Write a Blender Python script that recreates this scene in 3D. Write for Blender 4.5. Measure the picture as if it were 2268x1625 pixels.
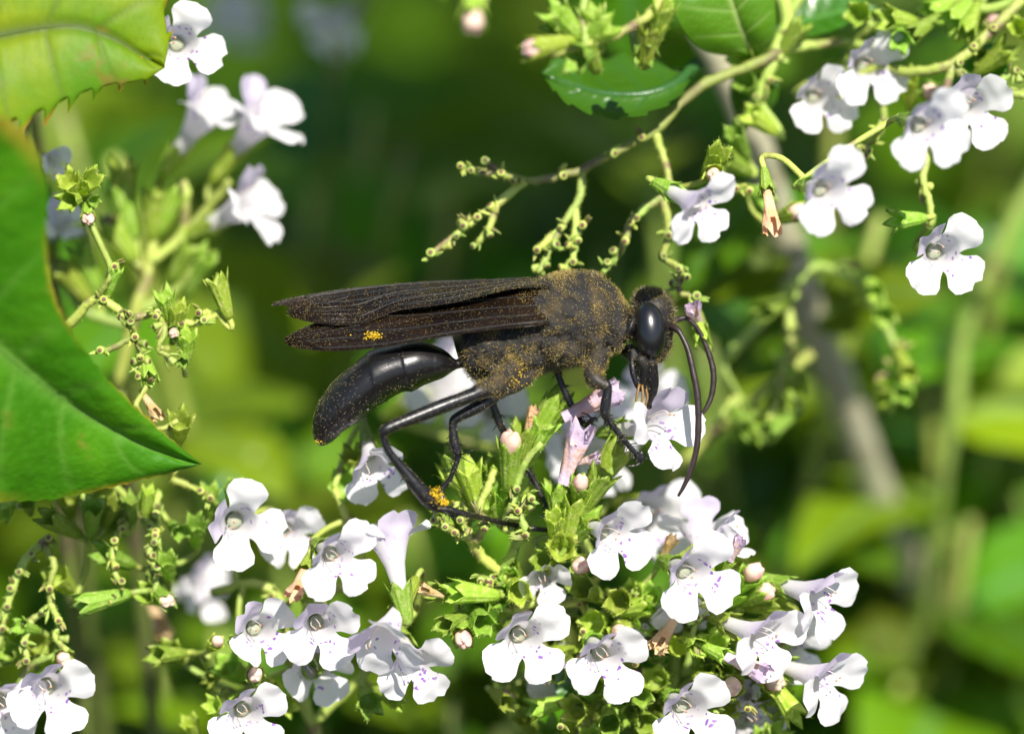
import bpy, math, random
import numpy as np
from mathutils import Matrix, Vector

random.seed(7)
rng = np.random.default_rng(7)
for o in list(bpy.data.objects):
    bpy.data.objects.remove(o, do_unlink=True)
scene = bpy.context.scene
COL = scene.collection

# ------------------------------------------------------------------ camera, sky, sun, exposure
PITCH = math.radians(35)            # the lens looks down on the flower heads
D = 300.0                           # mm from lens to the plane of sharp focus
WIDTH = 75.0                        # mm of the world seen across that plane
U = np.array([1.0, 0, 0])
VUP = np.array([0, math.sin(PITCH), math.cos(PITCH)])
NB = np.array([0, -math.cos(PITCH), math.sin(PITCH)])
C0 = np.array([0, 0, 0.34])         # centre of the focus plane, 34 cm above the soil
R3 = np.stack([U, VUP, NB], axis=1)

cam_data = bpy.data.cameras.new('camera')
cam = bpy.data.objects.new('camera', cam_data)
COL.objects.link(cam)
cam.matrix_world = Matrix.Translation(Vector(C0 + NB * D * .001)) @ Matrix(R3.tolist()).to_4x4()
cam_data.sensor_width = 36
cam_data.lens = 36 * D / WIDTH
cam_data.clip_start = 0.01
cam_data.clip_end = 50
cam_data.dof.use_dof = True
cam_data.dof.focus_distance = (D - 1.5) * .001
cam_data.dof.aperture_fstop = 11.0
cam_data.dof.aperture_blades = 7
scene.camera = cam

SUN_VIEW = np.array([0.24, 0.52, 0.82])
sd = R3 @ (SUN_VIEW / np.linalg.norm(SUN_VIEW))
world = bpy.data.worlds.new('World')
scene.world = world
world.use_nodes = True
wn = world.node_tree.nodes
sky = wn.new('ShaderNodeTexSky')
sky.sky_type = 'NISHITA'
sky.sun_disc = False
sky.sun_elevation = math.asin(sd[2])
sky.sun_rotation = math.atan2(sd[0], sd[1])
world.node_tree.links.new(sky.outputs[0], wn['Background'].inputs[0])
wn['Background'].inputs[1].default_value = 0.07
sun_data = bpy.data.lights.new('sun', 'SUN')
sun_data.energy = 4.8
sun_data.angle = math.radians(0.5)
sun_data.color = (1, .95, .87)
sun = bpy.data.objects.new('sun', sun_data)
COL.objects.link(sun)
sun.rotation_euler = Vector(sd).to_track_quat('Z', 'Y').to_euler()
sun.location = Vector(C0 + sd * 2)
scene.view_settings.view_transform = 'Standard'
scene.view_settings.look = 'None'
scene.view_settings.gamma = 1
scene.view_settings.exposure = 0.9
scene.render.engine = 'CYCLES'
scene.cycles.max_bounces = 8
scene.cycles.use_denoising = True

# ------------------------------------------------------------------ coordinates
S = WIDTH / 2268.0
def V(px, py, w=0.0):
    """photo position + depth in mm towards the lens -> view-aligned mm"""
    f = (D - w) / D
    return np.array([(px - 1134) * S * f, (812 - py) * S * f, w])
def Vs(pts):
    return np.array([V(*p) for p in pts])
def to_world(v):
    return C0 + R3 @ (np.asarray(v) * .001)
def unit(a):
    a = np.asarray(a, float)
    return a / (np.linalg.norm(a) + 1e-12)

# ------------------------------------------------------------------ materials
def mat(name, color, rough=.5, var=0, var_val=.15, transl=0, transl_col=None, spec=.5, noise=None, bump=None, extra=None, coat=0):
    m = bpy.data.materials.new(name)
    m.use_nodes = True
    nt = m.node_tree
    n, l = nt.nodes, nt.links
    b = n['Principled BSDF']
    out = n['Material Output']
    b.inputs['Roughness'].default_value = rough
    b.inputs['Specular IOR Level'].default_value = spec
    b.inputs['Coat Weight'].default_value = coat
    tc = n.new('ShaderNodeTexCoord')
    rgb = n.new('ShaderNodeRGB')
    rgb.outputs[0].default_value = (*color, 1)
    cur = rgb.outputs[0]
    if noise:                                    # (second colour, scale per metre, lo, hi)
        tx = n.new('ShaderNodeTexNoise')
        tx.inputs['Scale'].default_value = noise[1]
        tx.inputs['Detail'].default_value = 5
        l.new(tc.outputs['Object'], tx.inputs['Vector'])
        mr = n.new('ShaderNodeMapRange')
        mr.inputs[1].default_value, mr.inputs[2].default_value = noise[2], noise[3]
        l.new(tx.outputs[0], mr.inputs[0])
        mx = n.new('ShaderNodeMix'); mx.data_type = 'RGBA'
        l.new(mr.outputs[0], mx.inputs[0]); l.new(cur, mx.inputs[6])
        mx.inputs[7].default_value = (*noise[0], 1)
        cur = mx.outputs[2]
    if extra:
        cur = extra(n, l, tc, cur, b)
    if var:
        oi = n.new('ShaderNodeObjectInfo')
        hs = n.new('ShaderNodeHueSaturation')
        for sock, a, k in ((0, .5, var), (2, 1.0, var_val)):
            mr = n.new('ShaderNodeMapRange')
            mr.inputs[3].default_value, mr.inputs[4].default_value = a - k, a + k
            if sock == 0:
                l.new(oi.outputs['Random'], mr.inputs[0])
            else:
                mm = n.new('ShaderNodeMath'); mm.operation = 'MULTIPLY'; mm.inputs[1].default_value = 37.7
                fr = n.new('ShaderNodeMath'); fr.operation = 'FRACT'
                l.new(oi.outputs['Random'], mm.inputs[0]); l.new(mm.outputs[0], fr.inputs[0]); l.new(fr.outputs[0], mr.inputs[0])
            l.new(mr.outputs[0], hs.inputs[sock])
        l.new(cur, hs.inputs['Color'])
        cur = hs.outputs[0]
    l.new(cur, b.inputs['Base Color'])
    if bump:                                     # (scale per metre, height m, strength)
        tx = n.new('ShaderNodeTexNoise'); tx.inputs['Scale'].default_value = bump[0]; tx.inputs['Detail'].default_value = 4
        l.new(tc.outputs['Object'], tx.inputs['Vector'])
        bp = n.new('ShaderNodeBump'); bp.inputs['Distance'].default_value = bump[1]; bp.inputs['Strength'].default_value = bump[2]
        l.new(tx.outputs[0], bp.inputs['Height']); l.new(bp.outputs[0], b.inputs['Normal'])
    if transl:
        t = n.new('ShaderNodeBsdfTranslucent')
        if transl_col:
            tm = n.new('ShaderNodeMix'); tm.data_type = 'RGBA'; tm.blend_type = 'MULTIPLY'; tm.inputs[0].default_value = 1
            l.new(cur, tm.inputs[6]); tm.inputs[7].default_value = (*transl_col, 1)
            l.new(tm.outputs[2], t.inputs[0])
        else:
            l.new(cur, t.inputs[0])
        ms = n.new('ShaderNodeMixShader'); ms.inputs[0].default_value = transl
        l.new(b.outputs[0], ms.inputs[1]); l.new(t.outputs[0], ms.inputs[2])
        l.new(ms.outputs[0], out.inputs[0])
    return m

def attr_mix(n, l, cur, name, color, lo=0, hi=1):
    a = n.new('ShaderNodeAttribute'); a.attribute_name = name
    mr = n.new('ShaderNodeMapRange'); mr.inputs[1].default_value, mr.inputs[2].default_value = lo, hi
    l.new(a.outputs['Fac'], mr.inputs[0])
    mx = n.new('ShaderNodeMix'); mx.data_type = 'RGBA'
    l.new(mr.outputs[0], mx.inputs[0]); l.new(cur, mx.inputs[6]); mx.inputs[7].default_value = (*color, 1)
    return mx.outputs[2]

def petal_extra(n, l, tc, cur, b):
    cur = attr_mix(n, l, cur, 'hood', (.70, .61, .79), 0, 1.2)
    cur = attr_mix(n, l, cur, 'tube', (.72, .76, .58), .25, 1.3)
    oi = n.new('ShaderNodeObjectInfo')
    sh = n.new('ShaderNodeVectorMath'); sh.operation = 'SCALE'; sh.inputs[0].default_value = (.05, .031, .043)
    l.new(oi.outputs['Random'], sh.inputs['Scale'])
    ad = n.new('ShaderNodeVectorMath'); l.new(tc.outputs['Object'], ad.inputs[0]); l.new(sh.outputs[0], ad.inputs[1])
    nz = n.new('ShaderNodeTexNoise'); nz.inputs['Scale'].default_value = 1500
    l.new(ad.outputs[0], nz.inputs['Vector'])
    wv = n.new('ShaderNodeVectorMath'); wv.operation = 'SCALE'; wv.inputs['Scale'].default_value = .0006
    l.new(nz.outputs['Color'], wv.inputs[0])
    ad2 = n.new('ShaderNodeVectorMath'); l.new(ad.outputs[0], ad2.inputs[0]); l.new(wv.outputs[0], ad2.inputs[1])
    vo = n.new('ShaderNodeTexVoronoi'); vo.inputs['Scale'].default_value = 2500
    l.new(ad2.outputs[0], vo.inputs['Vector'])
    lt = n.new('ShaderNodeMapRange'); lt.inputs[1].default_value, lt.inputs[2].default_value = .42, .30
    l.new(vo.outputs['Distance'], lt.inputs[0])
    sp = n.new('ShaderNodeSeparateColor'); l.new(vo.outputs['Color'], sp.inputs[0])
    th = n.new('ShaderNodeMath'); th.operation = 'GREATER_THAN'; th.inputs[1].default_value = .60
    l.new(sp.outputs[0], th.inputs[0])
    at = n.new('ShaderNodeAttribute'); at.attribute_name = 'spot'
    m1 = n.new('ShaderNodeMath'); m1.operation = 'MULTIPLY'; l.new(lt.outputs[0], m1.inputs[0]); l.new(th.outputs[0], m1.inputs[1])
    m2 = n.new('ShaderNodeMath'); m2.operation = 'MULTIPLY'; l.new(m1.outputs[0], m2.inputs[0]); l.new(at.outputs['Fac'], m2.inputs[1])
    mx = n.new('ShaderNodeMix'); mx.data_type = 'RGBA'
    l.new(m2.outputs[0], mx.inputs[0]); l.new(cur, mx.inputs[6]); mx.inputs[7].default_value = (.34, .15, .58, 1)
    return mx.outputs[2]

def veined(vein_col, edge_col=None):
    def f(n, l, tc, cur, b):
        cur = attr_mix(n, l, cur, 'vein', vein_col, 0, 1)
        if edge_col:
            cur = attr_mix(n, l, cur, 'edge', edge_col, 0, 1)
            nz = n.new('ShaderNodeTexNoise'); nz.inputs['Scale'].default_value = 330; nz.inputs['Detail'].default_value = 3
            l.new(tc.outputs['Object'], nz.inputs['Vector'])
            mr = n.new('ShaderNodeMapRange'); mr.inputs[1].default_value, mr.inputs[2].default_value, mr.inputs[4].default_value = .66, .74, .7
            l.new(nz.outputs[0], mr.inputs[0])
            mx = n.new('ShaderNodeMix'); mx.data_type = 'RGBA'; l.new(mr.outputs[0], mx.inputs[0]); l.new(cur, mx.inputs[6])
            mx.inputs[7].default_value = (.22, .17, .03, 1)
            cur = mx.outputs[2]
        return cur
    return f

def wasp_extra(n, l, tc, cur, b):
    a = n.new('ShaderNodeAttribute'); a.attribute_name = 'fuzz'
    tx = n.new('ShaderNodeTexNoise'); tx.inputs['Scale'].default_value = 900; tx.inputs['Detail'].default_value = 6
    l.new(tc.outputs['Object'], tx.inputs['Vector'])
    mr = n.new('ShaderNodeMapRange'); mr.inputs[1].default_value, mr.inputs[2].default_value = .42, .68
    l.new(tx.outputs[0], mr.inputs[0])
    mm = n.new('ShaderNodeMath'); mm.operation = 'MULTIPLY'; l.new(mr.outputs[0], mm.inputs[0]); l.new(a.outputs['Fac'], mm.inputs[1])
    mx = n.new('ShaderNodeMix'); mx.data_type = 'RGBA'; l.new(mm.outputs[0], mx.inputs[0]); l.new(cur, mx.inputs[6])
    mx.inputs[7].default_value = (.07, .045, .012, 1)
    rr = n.new('ShaderNodeMapRange'); rr.inputs[3].default_value, rr.inputs[4].default_value = .33, .85
    a2 = n.new('ShaderNodeAttribute'); a2.attribute_name = 'matte'
    l.new(a2.outputs['Fac'], rr.inputs[0]); l.new(rr.outputs[0], b.inputs['Roughness'])
    return mx.outputs[2]

def wing_extra(n, l, tc, cur, b):
    return cur

M = {}
M['petal'] = mat('petal', (.90, .88, .90), .6, transl=.50, transl_col=(1, .97, 1), spec=.3, extra=petal_extra, bump=(1800, .0001, .25))
M['wilted'] = mat('wilted_petal', (.66, .52, .68), .7, var=.03, transl=.25, noise=((.72, .52, .26), 420, .42, .6), bump=(2500, .0002, .6))
M['tan'] = mat('dry_petal', (.62, .38, .16), .8, var=.02, transl=.2, noise=((.66, .48, .30), 700, .35, .6), bump=(2500, .0002, .7))
M['calyx'] = mat('calyx_green', (.33, .49, .05), .5, var=.02, var_val=.22, transl=.40, transl_col=(1.35, 1.3, .6), noise=((.54, .62, .18), 2600, .5, .72), bump=(5200, .00012, .6))
M['stem'] = mat('stem_green', (.30, .38, .07), .55, var=.02, var_val=.25, noise=((.17, .12, .06), 420, .54, .68), bump=(4200, .00012, .6))
M['stem_olive'] = mat('stem_olive', (.11, .15, .025), .6, noise=((.10, .09, .04), 200, .45, .65))
M['stem_brown'] = mat('stem_brown', (.20, .24, .045), .6, noise=((.13, .10, .05), 300, .42, .58), bump=(4200, .00012, .6))
M['woody'] = mat('stem_woody', (.42, .40, .27), .7, noise=((.28, .26, .15), 500, .42, .66), bump=(1200, .0003, .6))
M['scar'] = mat('scar_brown', (.13, .055, .04), .7, var=.02, var_val=.3)
M['bud'] = mat('bud_pink', (.76, .60, .44), .55, var=.02, transl=.2, noise=((.70, .38, .36), 700, .42, .62), bump=(2600, .00012, .4))
M['anther'] = mat('anther_brown', (.40, .22, .12), .6)
M['filament'] = mat('filament', (.75, .68, .62), .5, transl=.2)
M['throat_plug'] = mat('throat_plug', (.40, .43, .30), .7, transl=.3, bump=(6000, .0001, .6))
M['leaf'] = mat('leaf_glossy', (.04, .15, .008), .32, var=.02, var_val=.2, transl=.32, transl_col=(2.0, 1.7, .4), extra=veined((.10, .27, .05)), bump=(900, .0002, .35), coat=.15)
M['leaf_bg'] = mat('leaf_far', (.105, .215, .002), .5, spec=.2, var=.035, var_val=.5, transl=.38, transl_col=(1.9, 1.6, .3), extra=veined((.12, .25, .05)), bump=(500, .0003, .3))
M['leaf_front'] = mat('leaf_broad', (.045, .19, .004), .5, spec=.2, transl=.35, transl_col=(1.8, 1.5, .3), extra=veined((.13, .30, .04), (.40, .30, .03)), noise=((.075, .25, .006), 160, .42, .62), bump=(650, .0006, .5))
M['leaf_yellow'] = mat('leaf_yellowing', (.25, .33, .004), .5, spec=.2, transl=.42, transl_col=(1.9, 1.5, .3), extra=veined((.09, .14, .02), (.45, .16, .03)), noise=((.10, .25, .008), 90, .4, .62), bump=(420, .0004, .3))
M['wasp'] = mat('wasp_cuticle', (.006, .0055, .0055), .3, spec=.55, extra=wasp_extra, bump=(2600, .00006, .3))
M['eye'] = mat('compound_eye', (.004, .004, .005), .30, spec=.9, bump=(14000, .00001, .15))
M['wing'] = mat('wing_smoky', (.0065, .0042, .003), .27, spec=.22, transl=.06, transl_col=(3, 2, 1.2), noise=((.014, .008, .004), 300, .42, .7), extra=wing_extra, bump=(2200, .0001, .5))
M['wing_vein'] = mat('wing_vein', (.006, .005, .004), .5)
M['antenna'] = mat('antenna_brown', (.026, .015, .013), .45, noise=((.02, .012, .010), 900, .4, .6), bump=(6000, .00005, .4))
M['wing_edge'] = mat('wing_fold', (.14, .15, .18), .22, spec=.9, coat=.5)
M['palp'] = mat('palp_amber', (.22, .12, .03), .4, transl=.3)
M['hair'] = mat('wasp_hair', (.12, .095, .034), .45, spec=.6)
M['hair_dark'] = mat('wasp_bristle', (.010, .008, .007), .4)
M['pollen'] = mat('pollen', (.62, .45, .09), .5, spec=.6)
M['pollen_tan'] = mat('pollen_tan', (.42, .34, .19), .5, spec=.6)
M['pollen_dull'] = mat('pollen_dull', (.34, .24, .06), .5, spec=.6)
M['undergrowth'] = mat('undergrowth', (.045, .115, .002), .6, spec=.15, noise=((.08, .16, .003), 30, .4, .65), transl=.3, transl_col=(1.5, 1.4, .3))
M['leaf_bright'] = mat('leaf_bright', (.085, .22, .006), .35, transl=.35, transl_col=(1.8, 1.5, .3), extra=veined((.30, .42, .12)), bump=(900, .0002, .35))
M['leaf_dark'] = mat('leaf_dark', (.035, .105, .004), .34, spec=.45, transl=.15, transl_col=(2, 1.7, .4), extra=veined((.03, .10, .02)), bump=(900, .0002, .5))
M['pollen_bright'] = mat('pollen_bright', (.80, .52, .02), .6)
M['soil'] = mat('soil', (.016, .013, .008), .95, noise=((.03, .024, .013), 90, .4, .7), bump=(160, .01, .8))
M['soil_litter'] = mat('litter', (.045, .055, .018), .8, var=.04, var_val=.4)

# ------------------------------------------------------------------ mesh helpers
def link_mesh(name, me, parent=None):
    o = bpy.data.objects.new(name, me)
    COL.objects.link(o)
    if parent is not None:
        o.parent = parent
    return o

class MB:
    def __init__(self):
        self.v, self.f, self.mi, self.at, self.n = [], [], [], {}, 0
    def add(self, verts, faces, mi=0, **attrs):
        verts = np.asarray(verts, float).reshape(-1, 3)
        base = self.n
        self.v.append(verts)
        for f in faces:
            self.f.append(tuple(int(i) + base for i in f)); self.mi.append(mi)
        for k in set(self.at) | set(attrs):
            if k not in self.at:
                self.at[k] = [np.zeros(base)] if base else []
            a = attrs.get(k)
            self.at[k].append(np.zeros(len(verts)) if a is None else np.asarray(a, float) * np.ones(len(verts)))
        self.n += len(verts)
    def mesh(self, name, mats, origin=(0, 0, 0), smooth=True, merge=0):
        v = (np.concatenate(self.v) - np.asarray(origin)) * .001
        f = self.f
        at = {k: np.concatenate(a) for k, a in self.at.items()}
        mi = self.mi
        if merge:
            key = np.round(v / (merge * .001)).astype(np.int64)
            _, first, inv = np.unique(key, axis=0, return_index=True, return_inverse=True)
            inv = np.asarray(inv).reshape(-1)
            v = v[first]; at = {k: a[first] for k, a in at.items()}
            nf, nm = [], []
            for q, m_ in zip(f, mi):
                q2 = []
                for i in q:
                    j = int(inv[i])
                    if j not in q2:
                        q2.append(j)
                if len(q2) > 2:
                    nf.append(q2); nm.append(m_)
            f, mi = nf, nm
        me = bpy.data.meshes.new(name)
        me.from_pydata(v.tolist(), [], f)
        for m_ in mats:
            me.materials.append(M[m_])
        if len(mats) > 1:
            me.polygons.foreach_set('material_index', mi)
        for k, a in at.items():
            me.attributes.new(k, 'FLOAT', 'POINT').data.foreach_set('value', a.astype(np.float32))
        if smooth:
            me.polygons.foreach_set('use_smooth', [True] * len(me.polygons))
        me.update()
        return me
    def build(self, name, mats, parent=None, origin=(0, 0, 0), smooth=True, merge=0):
        return link_mesh(name, self.mesh(name, mats, origin, smooth, merge), parent)

def catmull(pts, n):
    """resample control rows (any columns) smoothly, n points per span"""
    p = np.asarray(pts, float)
    if len(p) < 3:
        t = np.linspace(0, 1, n + 1)[:, None]
        return p[0] * (1 - t) + p[-1] * t
    q = np.vstack([2 * p[0] - p[1], p, 2 * p[-1] - p[-2]])
    out = []
    for i in range(1, len(q) - 2):
        t = np.linspace(0, 1, n, endpoint=False)[:, None]
        a, b, c, d = q[i - 1], q[i], q[i + 1], q[i + 2]
        out.append(.5 * ((2 * b) + (c - a) * t + (2 * a - 5 * b + 4 * c - d) * t ** 2 + (3 * b - a - 3 * c + d) * t ** 3))
    out.append(p[-1][None])
    return np.vstack(out)

def arc_resample(pts, n):
    p = catmull(pts, 12)
    d = np.r_[0, np.cumsum(np.linalg.norm(np.diff(p[:, :3], axis=0), axis=1))]
    t = np.linspace(0, d[-1], n)
    return np.stack([np.interp(t, d, p[:, k]) for k in range(p.shape[1])], axis=1)

def tube(pr, sides=7, span=4, caps=True, smooth=True, flat=None, wob=0):
    """pr rows x,y,z,r -> closed tapered tube"""
    p = catmull(pr, span) if smooth else np.asarray(pr, float)
    c, r = p[:, :3], np.maximum(p[:, 3], 1e-3)
    t = np.gradient(c, axis=0); t /= np.linalg.norm(t, axis=1)[:, None] + 1e-12
    a = np.cross(t[0], [0, 0, 1.0])
    if np.linalg.norm(a) < .1:
        a = np.cross(t[0], [0, 1.0, 0])
    a = unit(a)
    th = np.linspace(0, 2 * np.pi, sides, endpoint=False)
    vs = []
    for i in range(len(c)):
        a = unit(a - t[i] * a.dot(t[i])); b = np.cross(t[i], a)
        rr = r[i] * (1 + (wob * rng.normal(size=sides) if wob else 0))
        vs.append(c[i] + np.outer(np.cos(th) * rr, a) + np.outer(np.sin(th) * rr * (flat or 1), b))
    v = np.vstack(vs)
    f = []
    for i in range(len(c) - 1):
        for k in range(sides):
            k2 = (k + 1) % sides
            f.append((i * sides + k, i * sides + k2, (i + 1) * sides + k2, (i + 1) * sides + k))
    if caps:
        f.append(tuple(range(sides - 1, -1, -1)))
        f.append(tuple((len(c) - 1) * sides + k for k in range(sides)))
    return v, f

def ring_loft(rings, sides=24):
    """rows: top xyz(3), bottom xyz(3), half width -> closed loft of ellipses"""
    vs, f = [], []
    th = np.linspace(0, 2 * np.pi, sides, endpoint=False)
    for r in rings:
        tp, bt, hw = r[:3], r[3:6], r[6]
        c = (tp + bt) / 2; a = (tp - bt) / 2
        vs.append(c + np.outer(np.cos(th), a) + np.outer(np.sin(th) * hw, [0, 0, 1.0]))
    n = len(rings)
    for i in range(n - 1):
        for k in range(sides):
            k2 = (k + 1) % sides
            f.append((i * sides + k, (i + 1) * sides + k, (i + 1) * sides + k2, i * sides + k2))
    f.append(tuple(range(sides)))
    f.append(tuple((n - 1) * sides + k for k in range(sides - 1, -1, -1)))
    return np.vstack(vs), f

def ellipsoid(c, rad, tilt=0, nu=20, nv=14):
    v, f = [], []
    ct, st = math.cos(tilt), math.sin(tilt)
    for i in range(nv + 1):
        ph = math.pi * i / nv
        for k in range(nu):
            th = 2 * math.pi * k / nu
            x, y, z = rad[0] * math.sin(ph) * math.cos(th), rad[1] * math.cos(ph), rad[2] * math.sin(ph) * math.sin(th)
            v.append((c[0] + x * ct - y * st, c[1] + x * st + y * ct, c[2] + z))
    for i in range(nv):
        for k in range(nu):
            k2 = (k + 1) % nu
            f.append((i * nu + k, i * nu + k2, (i + 1) * nu + k2, (i + 1) * nu + k))
    return np.array(v), f

def thing(name, label, cat, base, group=None):
    e = bpy.data.objects.new(name, None)
    COL.objects.link(e)
    e.matrix_world = Matrix.Translation(Vector(to_world(base))) @ Matrix(R3.tolist()).to_4x4()
    e.empty_display_size = .005
    e['label'] = label; e['category'] = cat
    if group:
        e['group'] = group
    return e

def frame(z, up):
    z = unit(z); y = np.asarray(up, float); y = y - z * y.dot(z)
    if np.linalg.norm(y) < 1e-3:
        y = np.cross(z, [1, 0, 0])
    y = unit(y); x = np.cross(y, z)
    return np.stack([x, y, z], axis=1)
def place(o, pos, rot, scale=1):
    m = Matrix(rot.tolist()).to_4x4()
    o.matrix_basis = Matrix.Translation(Vector(np.asarray(pos) * .001)) @ m @ Matrix.Scale(scale, 4) if np.isscalar(scale) else \
        Matrix.Translation(Vector(np.asarray(pos) * .001)) @ m @ Matrix.Diagonal((*scale, 1))

# ------------------------------------------------------------------ soil
mb = MB()
n = 60
xs = np.linspace(-1, 1, n); g = np.sign(xs) * np.abs(xs) ** 2.2 * 6000
gx, gy = np.meshgrid(g, g, indexing='ij')
gz = rng.normal(size=gx.shape) * 6 * (np.hypot(gx, gy) < 900)
vv = np.stack([gx, gy + 400, gz], -1).reshape(-1, 3)
mb.add(vv, [(i * n + j, (i + 1) * n + j, (i + 1) * n + j + 1, i * n + j + 1) for i in range(n - 1) for j in range(n - 1)])
soil = mb.build('soil', ['soil'])
soil['kind'] = 'structure'; soil['label'] = 'dark damp garden soil under the plants'; soil['category'] = 'soil'

# ------------------------------------------------------------------ prototypes: corolla
def corolla(seed, lat=1.0, low=1.0, hoodbend=44, lowbend=84, latbend=80):
    r = np.random.default_rng(seed)
    mb = MB()
    r0 = 1.18
    lobes = [  # centre deg, half span, length, max half width, end bend, notch, kind
        (90, 45, 2.0, 1.42, hoodbend + r.normal() * 6, .20, 'hood'),
        (-2, 47, 2.05 * lat, 1.36, latbend + r.normal() * 9, .03, 'lip'),
        (182, 47, 2.05 * lat, 1.36, latbend + r.normal() * 9, .03, 'lip'),
        (270, 41, 2.2 * low, 1.42, lowbend + r.normal() * 8, .11, 'lip'),
    ]
    ns, nt = 10, 9
    for (tc, hs, L, wm, bend, notch, kind) in lobes:
        s = np.linspace(-1, 1, ns + 1); t = np.linspace(0, 1, nt + 1)
        tcr, hsr = math.radians(tc), math.radians(hs)
        d = np.array([math.cos(tcr), math.sin(tcr), 0]); e = np.array([-math.sin(tcr), math.cos(tcr), 0]); z = np.array([0, 0, 1.0])
        b0, b1 = math.radians(22), math.radians(bend)
        tt = np.linspace(0, 1, 60)
        be = b0 + (b1 - b0) * np.minimum(tt * 1.7, 1) ** .8
        if kind == 'hood':
            be = b0 * .6 + (b1 - b0 * .6) * tt
        cx = np.r_[0, np.cumsum(np.sin(be) * L / 59)][:60]; cz = np.r_[0, np.cumsum(np.cos(be) * L / 59)][:60]
        ph1, ph2, ph3 = r.uniform(0, 6.28, 3)
        P, A = [], dict(hood=[], tube=[], spot=[])
        for ti in t:
            for si in s:
                tip = (1 - .34 * abs(si) ** 2.8) * (1 - (.03 * math.cos(si * 9 + tc + ph1) + .018 * math.sin(si * 17 + ph2)) * (kind == 'lip')) * (1 - notch * math.exp(-(si / .22) ** 2))
                te = ti * tip
                x = np.interp(te, tt, cx); zz = np.interp(te, tt, cz); bb = np.interp(te, tt, be)
                k = min(1, te * 2.4); k = k * k * (3 - 2 * k)
                wb = r0 * math.sin(hsr)
                q = min(max(te - .06, 0) / .42, 1)
                wd = (r0 + min(x, .95)) * math.sin(hsr) * 1.03
                h = wd + (wm - wd) * (q * q * (3 - 2 * q))
                if te > .78:
                    h *= 1 - .22 * ((te - .78) / .22) ** 2
                lat_ = (1 - k) * r0 * math.sin(hsr * si) + k * si * h
                sag = r0 * (math.cos(hsr * si) - 1) * (1 - k)
                nrm = math.cos(bb) * d - math.sin(bb) * z
                cup = (.22 if kind == 'hood' else -.12) * si * si * k * (-1)
                wave = k * (.13 * math.sin(3.1 * si + ph1 + te * 2) + .12 * math.sin(6 * si + ph2) * te + .05 * math.sin(8 * te + ph3))
                if kind == 'lip' and tc == 270:
                    wave += .18 * math.exp(-(si / .3) ** 2) * k * (1 - te)
                P.append(d * (r0 + x + sag) + z * zz + e * lat_ + nrm * (cup + wave))
                A['hood'].append(1.0 if kind == 'hood' else 0); A['tube'].append(max(0, .35 - te))
                A['spot'].append((1 if kind == 'lip' else .15) * float(np.clip((.42 if tc == 270 else .20) - te, 0, .12) / .12))
        W = ns + 1
        F = [(i * W + j, i * W + j + 1, (i + 1) * W + j + 1, (i + 1) * W + j) for i in range(nt) for j in range(ns)]
        mb.add(P, F, **A)
        # this lobe's slice of the tube
        zs = [0, -.6, -1.4, -2.4, -3.6, -4.8]; rs = [r0, .93, .66, .50, .42, .38]
        P, A = [], dict(hood=[], tube=[], spot=[])
        for zi, ri in zip(zs, rs):
            for si in s:
                th = tcr + hsr * si
                P.append((ri * math.cos(th), ri * math.sin(th), zi)); A['hood'].append(.5); A['tube'].append(min(1, .35 - zi * .12)); A['spot'].append(.8 if zi > -1 and kind == 'lip' else 0)
        F = [(i * W + j, (i + 1) * W + j, (i + 1) * W + j + 1, i * W + j + 1) for i in range(len(zs) - 1) for j in range(ns)]
        mb.add(P, F, **A)
    return mb.mesh('flower', ['petal'], merge=.02)

def calyx_mesh(seed, L=3.5, flare=1.0, mouth=.95):
    r = np.random.default_rng(seed)
    mb = MB(); NT = 40
    th = np.linspace(0, 2 * np.pi, NT, endpoint=False)
    tri = 1 - 2 * np.abs(((th * 5 / (2 * np.pi)) % 1) - .5)          # five teeth
    tl = .80 + .30 * (np.sin(th) < 0)
    rows = []
    for q, rr in ((0, .30), (.08, .50), (.3, .66), (.6, .78), (.85, .9), (1.0, 1.0)):
        rib = 1 + .075 * np.cos(th * 10) * min(1, q * 3)
        rows.append(np.stack([rr * mouth * rib * np.cos(th), rr * mouth * rib * np.sin(th), np.full(NT, q * (L - .5))], 1))
    tp = tri ** .9
    for kk in (.5, 1.0):
        rr = mouth * (1 + .26 * flare * kk * tp)
        rows.append(np.stack([rr * np.cos(th), rr * np.sin(th), (L - .5) + kk * tl * tp], 1))
    for rr, zz, kk in ((.93, L - .55, .8), (.82, L * .6, 0), (.5, L * .42, 0)):
        r_ = mouth * rr
        rows.append(np.stack([r_ * np.cos(th), r_ * np.sin(th), zz + kk * tp * .35], 1))
    v = np.vstack(rows); n = len(rows)
    f = [(i * NT + k, i * NT + (k + 1) % NT, (i + 1) * NT + (k + 1) % NT, (i + 1) * NT + k) for i in range(n - 1) for k in range(NT)]
    f.append(tuple(range(NT - 1, -1, -1))); f.append(tuple((n - 1) * NT + k for k in range(NT)))
    mb.add(v, f)
    for _ in range(170):                                             # short glistening hairs
        i = r.integers(0, 8); k = r.integers(0, NT)
        p = rows[i][k]; nn = unit([math.cos(th[k]), math.sin(th[k]), .35 + r.normal() * .4]); sd_ = np.array([-math.sin(th[k]), math.cos(th[k]), 0]) * .022
        mb.add([p - sd_, p + sd_, p + nn * r.uniform(.12, .30)], [(0, 1, 2)])
    return mb.mesh('calyx', ['calyx'])

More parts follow.
